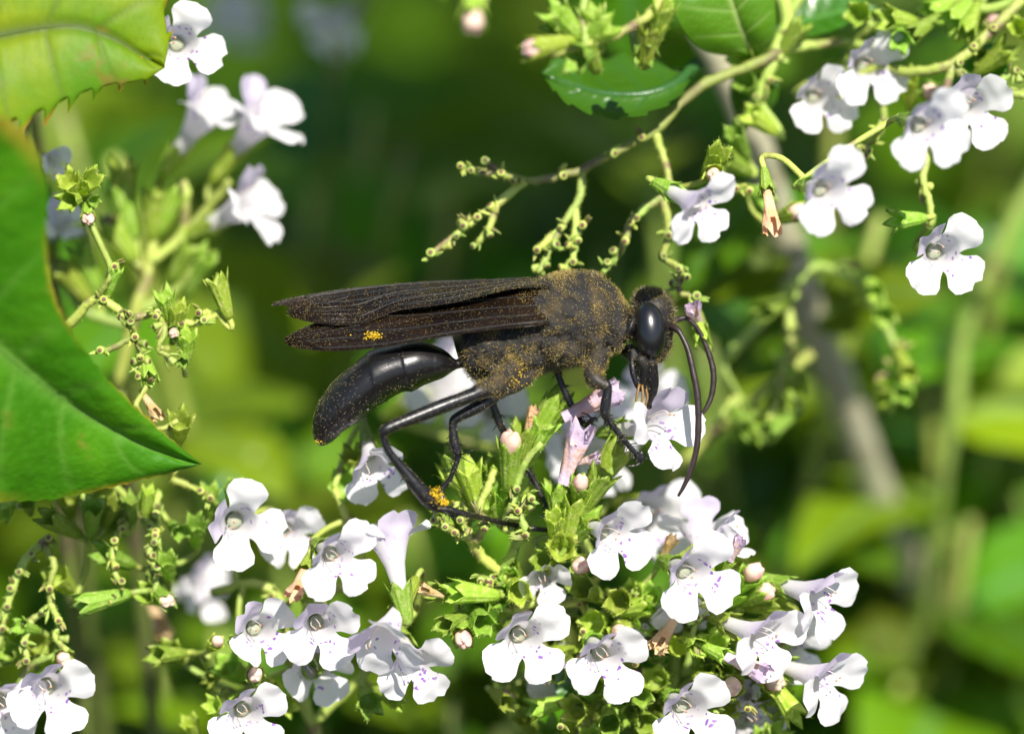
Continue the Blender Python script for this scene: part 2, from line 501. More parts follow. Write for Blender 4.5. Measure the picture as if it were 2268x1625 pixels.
def bud_mesh(seed):
    r = np.random.default_rng(seed)
    v, f = ellipsoid((0, 0, 0), (1, 1, 1), nu=16, nv=10)
    v = v[:, [0, 2, 1]] * [.78, .78, 1.05]
    v *= (1 + .09 * np.cos(4 * np.arctan2(v[:, 1:2], v[:, :1]) + seed) * np.clip(v[:, 2:3] + .3, 0, 1) + .05 * np.sin(v[:, 1:2] * 7 + v[:, 2:3] * 4))
    v[:, 2] -= .16 * np.exp(-(np.hypot(v[:, 0], v[:, 1]) / .28) ** 2) * (v[:, 2] > 0)
    v[:, 0] += .12 * (v[:, 2] > .3) * np.sign(v[:, 0]) * .6
    mb = MB(); mb.add(v, f)
    return mb.mesh('bud', ['bud'])

def scar_mesh(seed):
    """stub left by a fallen flower: little green cup with a brown pit and two bract tips"""
    r = np.random.default_rng(seed)
    mb = MB()
    v, f = tube([(0, 0, -.5, .2), (0, 0, -.1, .25), (0, 0, .18, .33), (0, 0, .30, .30)], 8, 2)
    mb.add(v, f)
    v, f = tube([(0, 0, .1, .20), (0, 0, .33, .17), (0, 0, .37, .08)], 7, 1)
    mb.add(v, f, 1)
    for a in r.uniform(0, 6.28, 2):
        d = np.array([math.cos(a), math.sin(a), 0])
        v, f = tube([(*(d * .15 + [0, 0, -.5]), .13), (*(d * .55 + [0, 0, -.05]), .18), (*(d * .85 + [0, 0, .5]), .02)], 5, 2, flat=.6)
        mb.add(v, f)
    return mb.mesh('flower_scar', ['stem', 'scar'])

def stamen_mesh(seed):
    r = np.random.default_rng(seed)
    mb = MB()
    for k in range(2):
        x = (k - .5) * .5 + r.normal() * .08
        a = [(x * .6, .45, -1.0, .035), (x, .72, .2, .035), (x * 1.15, .8 - .2 * k, .9, .03), (x * .8, .55, 1.25, .03)]
        v, f = tube(a, 5, 3); mb.add(v, f, 0)
        v, f = ellipsoid((x * .8, .52, 1.28), (.09, .08, .07), nu=8, nv=6); mb.add(v, f, 1)
    v, f = ellipsoid((0, 0, 0), (1, 1, 1), nu=18, nv=10)                  # pale plug added to lighten the dark throat
    v = v * [.52, .50, .22] * (1 + .05 * np.sin(v[:, :1] * 9 + seed)) + [0, 0, -1.62]
    mb.add(v, f, 2)
    return mb.mesh('stamens', ['filament', 'anther', 'throat_plug'])

def wilted_mesh(seed):
    """shrivelled corolla: a flattened crumpled trumpet with a split ragged mouth"""
    r = np.random.default_rng(seed)
    mb = MB(); NT = 22
    th = np.linspace(0, 2 * np.pi, NT, endpoint=False)
    zs = np.linspace(0, 1, 10); rows = []
    for z in zs:
        rr = .34 + .62 * z ** 1.4 - .25 * max(0, z - .8) * 2
        cr = 1 + .12 * np.sin(th * 3 + z * 5) + .10 * np.sin(th * 7 + z * 9) + r.normal(size=NT) * .03
        zz = z * 4.0 + (z > .85) * (r.normal(size=NT) * .25)
        rows.append(np.stack([rr * cr * np.cos(th), .62 * rr * cr * np.sin(th) + .5 * z * z, zz], 1))
    v = np.vstack(rows)
    f = [(i * NT + k, i * NT + (k + 1) % NT, (i + 1) * NT + (k + 1) % NT, (i + 1) * NT + k) for i in range(9) for k in range(NT) if not (i > 5 and k in (4, 5))]
    mb.add(v, f)
    return mb

COROLLA = [corolla(i, *a) for i, a in enumerate([(1, 1), (1.08, .95), (.95, 1.08, 36, 76), (1.05, 1.0, 52, 88, 78), (.95, .95, 42, 80, 68), (1.0, 1.05, 38, 85, 82), (.85, .85, 22, 42, 40), (.92, .9, 60, 62, 55)])]
CALYX = [calyx_mesh(20 + i, L, fl, mo) for i, (L, fl, mo) in enumerate([(3.6, 1, .80), (3.2, 1.3, .86), (3.9, .6, .76), (3.4, 1.8, .82)])]
BUD = [bud_mesh(40 + i) for i in range(2)]
SCAR = [scar_mesh(50 + i) for i in range(4)]
STAMEN = [stamen_mesh(60 + i) for i in range(2)]
WILT = [wilted_mesh(70 + i).mesh('wilted_flower', ['wilted']) for i in range(2)] + [wilted_mesh(75 + i).mesh('dry_flower', ['tan']) for i in range(2)]

def leaf_mesh(seed, L=1.0, W=.30, fold=.25, curl=.3, m='leaf_bg', teeth=0):
    """unit-length ovate leaf along +Y, face +Z (x 10 mm when placed at scale 10)"""
    mb = MB(); ns, nt = 12, 18
    r = np.random.default_rng(seed); ph = r.uniform(0, 6.28, 3)
    P, ve, ed = [], [], []
    for i in range(nt + 1):
        t = i / nt
        h = W * (math.sin(math.pi * min(1, t ** .72)) ** .85 if 0 < t < 1 else .012)
        for j in range(ns + 1):
            s = -1 + 2 * j / ns
            hh = h * (1 + (teeth * ((t * 14) % 1) if abs(s) == 1 else 0))
            ty = t - .10 * abs(s) * h / W * 0
            vn = (abs(s) < .08) * 1.0 + .55 * max(0, 1 - abs((((t * 6 + .9 * (1 - abs(s))) % 1) - .5)) * 9) * (abs(s) < .93)
            z = fold * abs(s) * h - curl * (t - .3) ** 2 + .02 * math.sin(7 * t + ph[0] + s * 2) + .012 * math.sin(2 * math.pi * (t * 6 + .9 * (1 - abs(s)))) * (h / W)
            P.append((s * hh * L, ty * L, z * L)); ve.append(min(1, vn)); ed.append(abs(s) ** 8)
    Wn = ns + 1
    F = [(i * Wn + j, i * Wn + j + 1, (i + 1) * Wn + j + 1, (i + 1) * Wn + j) for i in range(nt) for j in range(ns)]
    mb.add(P, F, vein=ve, edge=ed)
    v, f = tube([(0, -.14 * L, .0, .018 * L), (0, .02 * L, -.09 * curl * L - .004, .016 * L), (0, .5 * L, -.04 * curl * L - .008, .010 * L), (0, .96 * L, -.43 * curl * L - .004, .003 * L)], 5, 4)
    mb.add(v, f, vein=1.0)
    return mb.mesh('leaf', [m])
LEAF_BG = [leaf_mesh(80 + i, 1, w, fo, cu) for i, (w, fo, cu) in enumerate([(.30, .25, .3), (.36, .15, .5), (.26, .4, .2), (.33, -.15, .45)])]
LEAF_GL = [leaf_mesh(90 + i, 1, w, fo, cu, 'leaf') for i, (w, fo, cu) in enumerate([(.34, .3, .3), (.38, .2, .6)])]

# ------------------------------------------------------------------ sprigs
class Sprig:
    def __init__(self, name, label, cat, base, group=None):
        self.base = np.asarray(base, float)
        self.root = thing(name, label, cat, self.base, group)
        self.samples, self.k = [], rng.integers(0, 100)
    def loc(self, v):
        return np.asarray(v, float) - self.base
    def stem(self, pts, r0=.45, r1=.25, m='stem', name='stem', sides=8, knots=.07, attach=True):
        p = Vs(pts) if attach != 'mm' else np.asarray(pts, float)
        rr = np.linspace(r0, r1, len(p))
        pr = np.c_[p, rr]
        q = catmull(pr, 5)
        if knots:
            q[1:-1, 3] *= 1 + rng.normal(size=len(q) - 2) * knots
            q[1:-1, :3] += rng.normal(size=(len(q) - 2, 3)) * .04
        v, f = tube(q, sides, smooth=False)
        mb = MB(); mb.add(v, f)
        if r0 < .8 and m == 'stem':                                   # downy hairs
            for _ in range(int(14 * len(q))):
                i = rng.integers(0, len(v)); c = q[i // sides, :3]
                nn = unit(v[i] - c + rng.normal(size=3) * .15 * q[i // sides, 3]); sd_ = unit(np.cross(nn, rng.normal(size=3))) * .018
                mb.add([v[i] - sd_, v[i] + sd_, v[i] + nn * rng.uniform(.08, .2)], [(0, 1, 2)])
        o = mb.build(name, [m], self.root, self.base)
        if attach:
            self.samples.append(q[:, :4])
        return o
    def to_soil(self, via=None):
        """carry the first stem on down to the ground"""
        p = self.samples[0][0, :3]; r0 = max(.5, float(self.samples[0][0, 3]))
        g = R3.T @ np.array([0, 0, -1.0])
        pts = [p] + ([np.asarray(via, float)] if via is not None else [])
        q = pts[-1]; h = float(to_world(q)[2]) * 1000
        pts += [q + g * 30 + [1, 0, 0], q + g * h * .5 + [4, 0, 3], q + g * (h + 8)]
        v, f = tube(np.c_[np.array(pts), np.linspace(r0, r0 * 1.7, len(pts))], 8, 6)
        mb = MB(); mb.add(v, f); mb.build('stem', ['stem_olive'], self.root, self.base)
    def nearest(self, p):
        a = np.vstack(self.samples)
        d = np.linalg.norm(a[:, :3] - p, axis=1)
        i = d.argmin()
        return a[i, :3], d[i]
    def pedicel(self, p, back, r=.24, reach=9.0):
        """join a calyx base to the nearest stem"""
        if not self.samples:
            return
        q, d = self.nearest(np.asarray(p) + unit(back) * 1.0)
        if d > reach * 2.2:
            q = p + unit(back) * 5 + np.array([0, -3, -2.0])
        mid = (np.asarray(p) + unit(back) * min(1.6, d * .5) + q) / 2 + unit(back) * .3
        pr = [(*(p - unit(back) * .25), r), (*(p + unit(back) * min(.8, .3 * d + .1)), r * .95), (*mid, r), (*q, r * 1.1)]
        q5 = catmull(pr, 4)
        v, f = tube(q5, 6, smooth=False)
        mb = MB(); mb.add(v, f); mb.build('pedicel', ['stem'], self.root, self.base)
        if d > 1.5:
            self.samples.append(q5[3:])
    def copy(self, me, name, pos, rot, scale=1, parent=None):
        o = link_mesh(name, me, parent or self.root)
        place(o, pos if parent else self.loc(pos), rot, scale)
        return o
    def flower(self, px, py, w, face, ang=115, sc=1.0, var=None, cal=True, ped=True):
        self.k += 1
        p = V(px, py, w); a = math.radians(ang)
        rot = frame(face, (math.cos(a), math.sin(a), .05))
        o = self.copy(COROLLA[(self.k if var is None else var) % len(COROLLA)], 'flower', p, rot, (sc * rng.uniform(.93, 1.07), sc * rng.uniform(.93, 1.07), sc))
        st = link_mesh('stamens', STAMEN[self.k % 2], o); place(st, (0, 0, 0), np.eye(3))
        if cal:
            c = link_mesh('calyx', CALYX[(self.k) % 2], o); place(c, (0, 0, -5.4), np.eye(3), .82)
            if ped:
                self.pedicel(p - unit(face) * 5.3 * sc, -unit(face))
        return o
    def calyx(self, px, py, w, face, sc=1.0, var=None, bud=False, ped=True, m=None):
        """px,py is the middle of the mouth"""
        self.k += 1
        p = V(px, py, w); f = unit(face); base = p - f * 3.2 * sc
        rot = frame(f, rng.normal(size=3))
        o = self.copy(CALYX[(self.k if var is None else var) % len(CALYX)], 'calyx', base, rot, (sc * rng.uniform(.9, 1.08), sc * rng.uniform(.9, 1.08), sc))
        if bud:
            b = link_mesh('bud', BUD[self.k % 2], o); place(b, (0, 0, 3.45), np.eye(3), .88)
        if ped:
            self.pedicel(base, -f)
        return o
    def scar(self, px, py, w, face=(0, -.3, 1), sc=1.0, ped=False):
        self.k += 1
        p = V(px, py, w)
        if self.samples and not ped:
            q, d = self.nearest(p)
            if d < 3.5:
                fd = unit(p - q + np.array([0, 0, .35])); p = q + fd * (.35 + .15 * sc); face = fd + rng.normal(size=3) * .25
        return self.copy(SCAR[self.k % 4], 'flower_scar', p, frame(face, rng.normal(size=3)), sc)
    def wilt(self, px, py, w, face, sc=1.0, var=0, ped=True):
        p = V(px, py, w); f = unit(face)
        o = self.copy(WILT[var], 'wilted_flower', p - f * 2 * sc, frame(f, (0, .3, 1)), sc)
        if ped:
            c = link_mesh('calyx', CALYX[self.k % 2], o); place(c, (0, 0, -2.2), np.eye(3), .7)
            self.pedicel(p - f * 4.2 * sc, -f)
        return o
    def leaf(self, px, py, w, direc, nrm, L, var=0, bank=None, ped=True):
        """px,py = leaf base"""
        p = V(px, py, w); d = unit(direc); z = np.asarray(nrm, float); z = unit(z - d * z.dot(d)); x = np.cross(d, z)
        rot = np.stack([x, d, z], axis=1)
        bank = bank or LEAF_BG
        return self.copy(bank[var % len(bank)], 'leaf', p, rot, L)

# ------------------------------------------------------------------ the wasp
WB = V(1200, 850, 0)
wasp = thing('wasp', 'black thread-waisted wasp dusted with golden pollen, feeding on the white flowers', 'wasp', WB)

def leg_rows(rows):
    """px,py,w,r(px) -> mm rows"""
    return np.array([[*V(x, y, w), r * S] for x, y, w, r in rows])

LEGS = {
    'hind_near': [(1135, 815, 2.6, 30), (1100, 848, 3.4, 26), (1066, 866, 4.0, 18), (1040, 877, 4.4, 15.5), (980, 899, 5.0, 16.5), (920, 923, 5.5, 15.5), (872, 942, 5.9, 13), (851, 953, 6.0, 12.5),
                  (850, 968, 5.9, 9), (862, 1000, 5.7, 9), (888, 1033, 5.4, 11.5), (925, 1078, 5.0, 16.5), (952, 1107, 4.6, 18), (968, 1124, 4.4, 10), (992, 1128, 4.2, 8.5), (1030, 1137, 3.6, 7.5), (1070, 1146, 1.6, 6.5),
                  (1110, 1156, 0, 6), (1150, 1163, -1.2, 6.5), (1200, 1172, -1.6, 6), (1245, 1168, -1.8, 5.5), (1272, 1160, -1.8, 4)],
    'hind_far': [(1180, 800, 1.6, 26), (1150, 846, 2.2, 18), (1110, 868, 2.6, 14), (1060, 899, 3.0, 14.5), (1022, 919, 3.2, 12), (1006, 930, 3.2, 11), (1003, 946, 3.2, 9), (1006, 975, 3.1, 12), (1012, 1000, 3.0, 11),
                 (1014, 1014, 3.0, 7), (1007, 1034, 3.0, 6), (996, 1060, 2.9, 5.5), (980, 1082, 2.9, 5.5), (980, 1105, 3.0, 6), (992, 1128, 3.4, 7), (1000, 1138, 3.6, 6)],
    'mid_near': [(1130, 830, .5, 20), (1100, 862, .3, 12), (1092, 890, 0, 8.5), (1100, 920, -.3, 9.5), (1112, 948, -.6, 8.5), (1132, 980, -1.2, 8), (1160, 1022, -1.8, 7), (1181, 1060, -2, 7), (1200, 1098, -2, 6.5), (1213, 1130, -2, 5), (1206, 1148, -1.6, 4)],
    'mid_far': [(1225, 795, -.5, 18), (1234, 822, -.8, 9), (1246, 855, -.8, 8), (1262, 890, -.9, 8.5), (1276, 915, -1.0, 7), (1294, 940, -.6, 6), (1306, 936, .2, 7.5), (1311, 928, .6, 5)],
    'fore_near': [(1330, 770, 2.4, 24), (1322, 800, 2.8, 20), (1310, 824, 3.2, 19), (1322, 843, 3.5, 18), (1342, 852, 3.7, 12), (1346, 862, 3.7, 10), (1342, 890, 3.6, 12), (1340, 915, 3.5, 11.5), (1348, 930, 3.4, 8), (1371, 960, 3.2, 7), (1396, 990, 3.0, 6.5), (1414, 1010, 2.8, 7), (1422, 1020, 2.7, 6)],
    'fore_far': [(1390, 770, -1.5, 18), (1410, 810, -2.4, 12), (1438, 868, -3.2, 11), (1452, 905, -3.2, 10), (1466, 928, -2.8, 8), (1482, 938, -2.6, 8), (1496, 952, -2.4, 6)],
}
MOUTH = [
    [(1425, 770, .8, 30), (1432, 800, .9, 25), (1440, 825, .8, 19), (1447, 848, .6, 13), (1446, 872, .5, 9), (1439, 894, .5, 7), (1436, 906, .5, 5)],
    [(1402, 775, 1.2, 12), (1400, 800, 1.5, 8.5), (1403, 828, 1.6, 7.5), (1411, 853, 1.5, 6), (1420, 866, 1.3, 3)],
    [(1418, 790, 1.9, 14), (1428, 815, 1.7, 13), (1424, 840, 1.5, 9), (1426, 862, 1.3, 6)],
]
parts = []
th_r = [((1000, 735), (1014, 790), 1.3), ((1028, 702), (1044, 835), 2.6), ((1080, 672), (1092, 850), 3.2), ((1150, 640), (1152, 842), 3.5),
        ((1210, 614), (1215, 820), 3.8), ((1275, 602), (1268, 812), 3.8), ((1328, 610), (1308, 802), 3.5), ((1362, 636), (1340, 788), 2.9),
        ((1384, 668), (1368, 770), 2.1), ((1398, 694), (1392, 748), 1.2), ((1424, 700), (1420, 742), 1.0)]
rows = np.array([[*V(*a, 0), *V(*b, 0), h] for a, b, h in th_r])
parts.append(ring_loft(catmull(rows, 4), 40))
ab_r = [((1048, 783), (1056, 818), .8), ((1030, 789), (1040, 815), .42), ((1010, 795), (1014, 816), .40), ((991, 779), (997, 826), 1.1), ((971, 767), (978, 838), 1.7), ((930, 753), (941, 852), 2.3), ((890, 756), (912, 866), 2.6),
        ((860, 764), (888, 869), 2.65), ((818, 777), (848, 891), 2.75), ((776, 811), (814, 917), 2.65), ((734, 850), (778, 942), 2.35), ((706, 890), (757, 956), 1.95),
        ((693, 934), (741, 972), 1.4), ((694, 968), (727, 982), .8), ((705, 984), (714, 987), .3)]
rows = catmull(np.array([[*V(*a, .8), *V(*b, .8), h] for a, b, h in ab_r]), 9)
seg = len(rows)
for i in range(seg):                                    # tergites overlap like roof tiles
    t = (i / seg - .30)
    if t > 0:
        k = 1 + .030 * ((t * 7.2) % 1) - .014
        c = (rows[i, :3] + rows[i, 3:6]) / 2
        rows[i, :3] = c + (rows[i, :3] - c) * k; rows[i, 3:6] = c + (rows[i, 3:6] - c) * k; rows[i, 6] *= k
parts.append(ring_loft(rows, 40))
# head capsule: broad, flattened front to back
hd = [((1418, 640), (1462, 640), .9), ((1402, 664), (1484, 662), 2.3), ((1396, 700), (1494, 700), 2.95), ((1396, 735), (1492, 735), 3.0), ((1402, 765), (1486, 765), 2.6), ((1414, 788), (1474, 792), 1.8), ((1424, 800), (1462, 803), .9)]
rows = np.array([[*V(*a, -.4), *V(*b, -.4), h * .84] for a, b, h in hd])
parts.append(ring_loft(catmull(rows, 5), 40))
parts.append(ellipsoid(V(1320, 752, 2.3), (.9, .75, 1.0), .4))
parts.append(ellipsoid(V(1258, 698, 3.3), (.75, .5, .7), -.6))
parts.append(ellipsoid(V(1372, 742, 1.3), (.55, 1.3, 1.2), -.5))
parts.append(ellipsoid(V(1395, 725, 1.0), (.45, 1.1, 1.6), -.35))
parts.append(ellipsoid(V(1170, 790, 2.25), (1.3, 1.0, 1.0), .3))
parts.append(ellipsoid(V(1110, 830, 2.1), (1.2, 1.0, 1.2), .3))
parts.append(ellipsoid(V(1250, 770, 2.3), (1.4, 1.2, 1.2), .1))
for rws in LEGS.values():
    parts.append(tube(leg_rows(rws), 12, 5))
for rws in MOUTH:
    parts.append(tube(leg_rows(rws), 12, 4))
def claw(p, a, b, r=.10):
    return tube([(*p, r * 1.1), (*(p + a * .5), r), (*(p + a * .8 + b * .35), r * .8), (*(p + a * .8 + b * .85), r * .45)], 7, 4)
for (x, y, w), a, b in (((1422, 1020, 2.7), (.2, .9, .1), (-.5, -.2, .1)), ((1421, 1022, 2.7), (-.7, -.45, .3), (-.8, .2, .1)), ((1000, 1138, 3.6), (.5, -.4, .2), (.1, .5, .1)), ((998, 1138, 3.6), (.2, -.5, .4), (.5, .0, .2)),
                        ((1272, 1160, -1.8), (.6, .4, .2), (-.1, .5, 0)), ((1270, 1162, -1.8), (.5, -.3, .2), (.1, -.5, 0)), ((1311, 928, .6), (-.4, .5, .2), (-.6, .1, 0)), ((1311, 930, .6), (.4, .4, .2), (.1, -.6, 0)), ((1494, 950, -2.4), (.5, -.2, .2), (.0, -.5, 0))):
    parts.append(claw(V(x, y, w), np.array(a), np.array(b)))
mb = MB()
for v, f in parts:
    mb.add(v, f)
tmp_me = bpy.data.meshes.new('tmp')
tmp_me.from_pydata(np.concatenate(mb.v).tolist(), [], mb.f)
tmp = bpy.data.objects.new('tmp', tmp_me); COL.objects.link(tmp)
md = tmp.modifiers.new('r', 'REMESH'); md.mode = 'VOXEL'; md.voxel_size = .085; md.adaptivity = 0
md = tmp.modifiers.new('s', 'SMOOTH'); md.factor = .5; md.iterations = 2
dg = bpy.context.evaluated_depsgraph_get(); dg.update()
ev = tmp.evaluated_get(dg)
body_me = bpy.data.meshes.new_from_object(ev)
bpy.data.objects.remove(tmp, do_unlink=True)
nv = len(body_me.vertices)
co = np.empty(nv * 3, np.float32); body_me.vertices.foreach_get('co', co); co = co.reshape(-1, 3).astype(float)
fr = (D - co[:, 2]) / D
bx, by = co[:, 0] / (S * fr) + 1134, 812 - co[:, 1] / (S * fr)
def sm(x, a, b):
    t = np.clip((x - a) / (b - a), 0, 1); return t * t * (3 - 2 * t)
lower = np.interp(bx, [1000, 1050, 1100, 1150, 1250, 1330, 1400], [800, 850, 872, 858, 822, 830, 770])
fuzz = sm(bx, 1005, 1050) * (1 - sm(by - lower, -6, 14)) * (1 - sm(bx, 1376, 1400))
fuzz = np.maximum(fuzz, .75 * sm(bx, 1396, 1402) * (1 - sm(by, 795, 815)) * (1 - .6 * (np.hypot((bx - 1439) / 38, (by - 730) / 62) < 1.1)))
fuzz = np.maximum(fuzz, .5 * (bx > 1290) * (bx < 1345) * (by > 800) * (by < 860))
# sutures between the thorax plates: bare and sunken
SUT = [[(1215, 640), (1300, 690), (1322, 760)], [(1345, 615), (1368, 700), (1335, 775)], [(1185, 722), (1195, 790), (1150, 845)], [(1275, 735), (1245, 800)], [(1120, 700), (1112, 780), (1075, 832)], [(1055, 700), (1045, 800)], [(1100, 752), (1290, 742)], [(1290, 612), (1305, 690)]]
groove = np.zeros(nv)
for ln in SUT:
    q = arc_resample(np.array([(x, y, 0.0) for x, y in ln]), 30)[:, :2]
    q = q + rng.normal(size=q.shape) * 1.5
    dd = np.min(np.hypot(bx[:, None] - q[None, :, 0], by[:, None] - q[None, :, 1]), axis=1)
    groove = np.maximum(groove, np.exp(-(dd / 7.5) ** 2))
groove *= (co[:, 2] > -.5)
blot = .5 + .5 * np.sin(co[:, 0] * 1.7 + 2 * np.sin(co[:, 1] * 1.1)) * np.sin(co[:, 1] * 2.1 + 1.3 * np.sin(co[:, 0] * .9))
fuzz0 = fuzz.copy()
fuzz = fuzz * (1 - .92 * groove) * (.25 + .75 * blot)
# grooves and plates on the thorax
disp = -.16 * groove * fuzz0 + fuzz0 * (.07 * np.sin(co[:, 0] * 2.1 + co[:, 1] * 1.3) * np.sin(co[:, 1] * 2.7 - co[:, 0] * .7) + .03 * np.sin(co[:, 0] * 6 + co[:, 1] * 5))
nrm = np.empty(nv * 3, np.float32); body_me.vertices.foreach_get('normal', nrm); nrm = nrm.reshape(-1, 3).astype(float)
co2 = co + nrm * disp[:, None]
body_me.vertices.foreach_set('co', ((co2 - WB) * .001).astype(np.float32).ravel())
body_me.attributes.new('matte', 'FLOAT', 'POINT').data.foreach_set('value', fuzz0.astype(np.float32))
body_me.attributes.new('fuzz', 'FLOAT', 'POINT').data.foreach_set('value', fuzz.astype(np.float32))
body_me.polygons.foreach_set('use_smooth', [True] * len(body_me.polygons))
body_me.materials.clear(); body_me.materials.append(M['wasp']); body_me.update()
body = link_mesh('body', body_me, wasp)

# eyes
for sgn in (1, -1):
    mb = MB(); v, f = ellipsoid(V(1438, 731, 1.5 if sgn > 0 else -2.3), (1.24, 2.06, 1.55), .07, 40, 28)
    mb.add(v, f); mb.build('eye', ['eye'], wasp, WB)
# antennae: ringed, tapering
for rws in ([(1486, 722, 1.2, 9), (1497, 727, 1.6, 9.5), (1508, 740, 1.9, 7), (1524, 775, 2.1, 7.5), (1535, 822, 2.2, 8.5), (1544, 870, 2.2, 9), (1547, 930, 2.1, 9), (1543, 990, 1.9, 8.5), (1530, 1040, 1.7, 7.5), (1515, 1075, 1.5, 6), (1502, 1098, 1.4, 3.5)],
            [(1484, 716, -.6, 8), (1502, 707, -1, 8.5), (1521, 705, -1.2, 7), (1547, 730, -1.4, 6.5), (1569, 780, -1.5, 7.5), (1580, 828, -1.5, 8), (1576, 875, -1.5, 7.5), (1563, 906, -1.4, 6), (1553, 917, -1.4, 3.5)]):
    p = arc_resample(leg_rows(rws), 100)
    p[:, 3] *= .82 + .07 * (((np.arange(100) / 9.0) % 1) - .5) * (np.arange(100) > 8)
    mb = MB(); v, f = tube(p, 14, smooth=False); mb.add(v, f); mb.build('antenna', ['antenna'], wasp, WB)
# palps
for rws in ([(1416, 850, 1.8, 3.5), (1412, 870, 2.0, 3), (1409, 890, 2.1, 2.6), (1414, 905, 2.1, 2)], [(1422, 852, 1.6, 3.5), (1424, 875, 1.8, 3), (1421, 893, 1.9, 2.5), (1427, 908, 1.9, 2)], [(1430, 858, 1.2, 3.5), (1434, 880, 1.3, 3), (1429, 897, 1.4, 2.5), (1424, 912, 1.4, 2)]):
    mb = MB(); v, f = tube(leg_rows(rws), 7, 4); mb.add(v, f); mb.build('palp', ['palp'], wasp, WB)

# wings
def wing(up, lo, bulge, pleats, tear, veins, seed):
    r = np.random.default_rng(seed)
    N, Mx = 150, 44
    a, b = arc_resample(Vs(up), N), arc_resample(Vs(lo), N)
    G = np.zeros((Mx + 1, N, 3))
    for j in range(Mx + 1):
        s = j / Mx
        G[j] = a * (1 - s) + b * s
        G[j, :, 2] += bulge * 4 * s * (1 - s) + pleats * np.sin(s * 31 + np.linspace(0, 2, N)) * np.linspace(.03, 1, N) + .5 * pleats * np.sin(s * 57 + np.linspace(3, 0, N)) * np.linspace(.03, 1, N)
    # ragged outer margin: pull the last columns back unevenly
    for j in range(Mx + 1):
        cut = tear(j / Mx) + abs(r.normal()) * .006
        t = np.linspace(0, 1, N); tt = np.minimum(t, 1) * (1 - cut)
        src = G[j].copy()
        for k in range(3):
            G[j, :, k] = np.interp(tt, t, src[:, k])
    v = G.reshape(-1, 3); nn = (Mx + 1) * N
    back = v - np.array([0, 0, .035])
    F = [(j * N + i, j * N + i + 1, (j + 1) * N + i + 1, (j + 1) * N + i) for j in range(Mx) for i in range(N - 1)]
    F2 = [tuple(q + nn for q in f[::-1]) for f in F]
    bd = [(j * N + N - 1, (j + 1) * N + N - 1) for j in range(Mx)] + [(i, i + 1) for i in range(N - 1)] + [(Mx * N + i, Mx * N + i + 1) for i in range(N - 1)]
    F3 = [(p, q, q + nn, p + nn) for p, q in bd]
    mb = MB(); mb.add(np.vstack([v, back]), F + F2 + F3)
    o = mb.build('wing', ['wing'], wasp, WB)
    for pts, rad in veins:
        pts = np.asarray(pts, float)
        q = catmull(pts, 12)
        P = np.array([G[int(np.clip(s, 0, 1) * Mx), int(np.clip(t, 0, .995) * (N - 1))] for t, s in q])
        for _ in range(3):
            P[1:-1] = (P[:-2] + P[1:-1] * 2 + P[2:]) / 4
        P = P + np.array([0, 0, .03])
        v2, f2 = tube(np.c_[P, np.linspace(rad * .6, rad * .8, len(P))], 6, smooth=False)
        mb = MB(); mb.add(v2, f2); mb.build('vein', ['wing_vein'], o, WB)
    return o, G
VEINS = [([(.0, .9), (.3, .93), (.62, .95), (.9, .9)], .10), ([(0, .75), (.35, .72), (.6, .66), (.78, .5)], .075), ([(0, .55), (.3, .5), (.55, .4), (.75, .2)], .07),
         ([(.55, .95), (.62, .7), (.66, .55)], .055), ([(.7, .93), (.76, .72), (.86, .6)], .055), ([(.3, .72), (.36, .5)], .055), ([(.05, .35), (.3, .28), (.6, .15)], .06), ([(.6, .66), (.8, .65), (.93, .62)], .045), ([(.74, .4), (.9, .38)], .04)]
near_wing, G1 = wing([(1285, 655, 2.2), (1215, 632, 2.2), (1130, 632, 1.2), (1000, 650, .8), (880, 668, .6), (780, 690, .7), (700, 714, 1.0), (650, 736, 1.3), (624, 752, 1.5)],
                     [(1290, 700, 1.8), (1245, 712, 3.0), (1205, 720, 4.2), (1160, 724, 4.6), (1083, 731, 4.4), (999, 742, 4.2), (915, 758, 3.9), (804, 773, 3.3), (720, 777, 2.8), (650, 768, 2.2), (624, 754, 1.6)],
                     .25, .085, lambda s: .012 * abs(math.sin(s * 9)), VEINS, 1)
far_wing, G2 = wing([(1262, 622, -1.2), (1200, 613, -1.6), (1080, 618, -2.0), (960, 622, -2.0), (850, 630, -1.9), (760, 640, -1.6), (690, 651, -1.2), (640, 660, -1.0), (600, 672, -.8)],
                    [(1262, 640, 2.4), (1161, 636, 2.8), (1080, 652, 3.0), (999, 671, 2.9), (920, 682, 2.6), (874, 690, 2.0), (830, 708, 1.9), (787, 720, 1.9), (706, 716, 1.7), (660, 706, 1.0), (600, 690, .2)],
                    .45, .08, lambda s: .0 if s < .35 else (.055 if s < .62 else .035 + .03 * s) + .008 * math.sin(s * 60), [([(t, 1 - s_) for t, s_ in p], r_) for p, r_ in VEINS], 2)

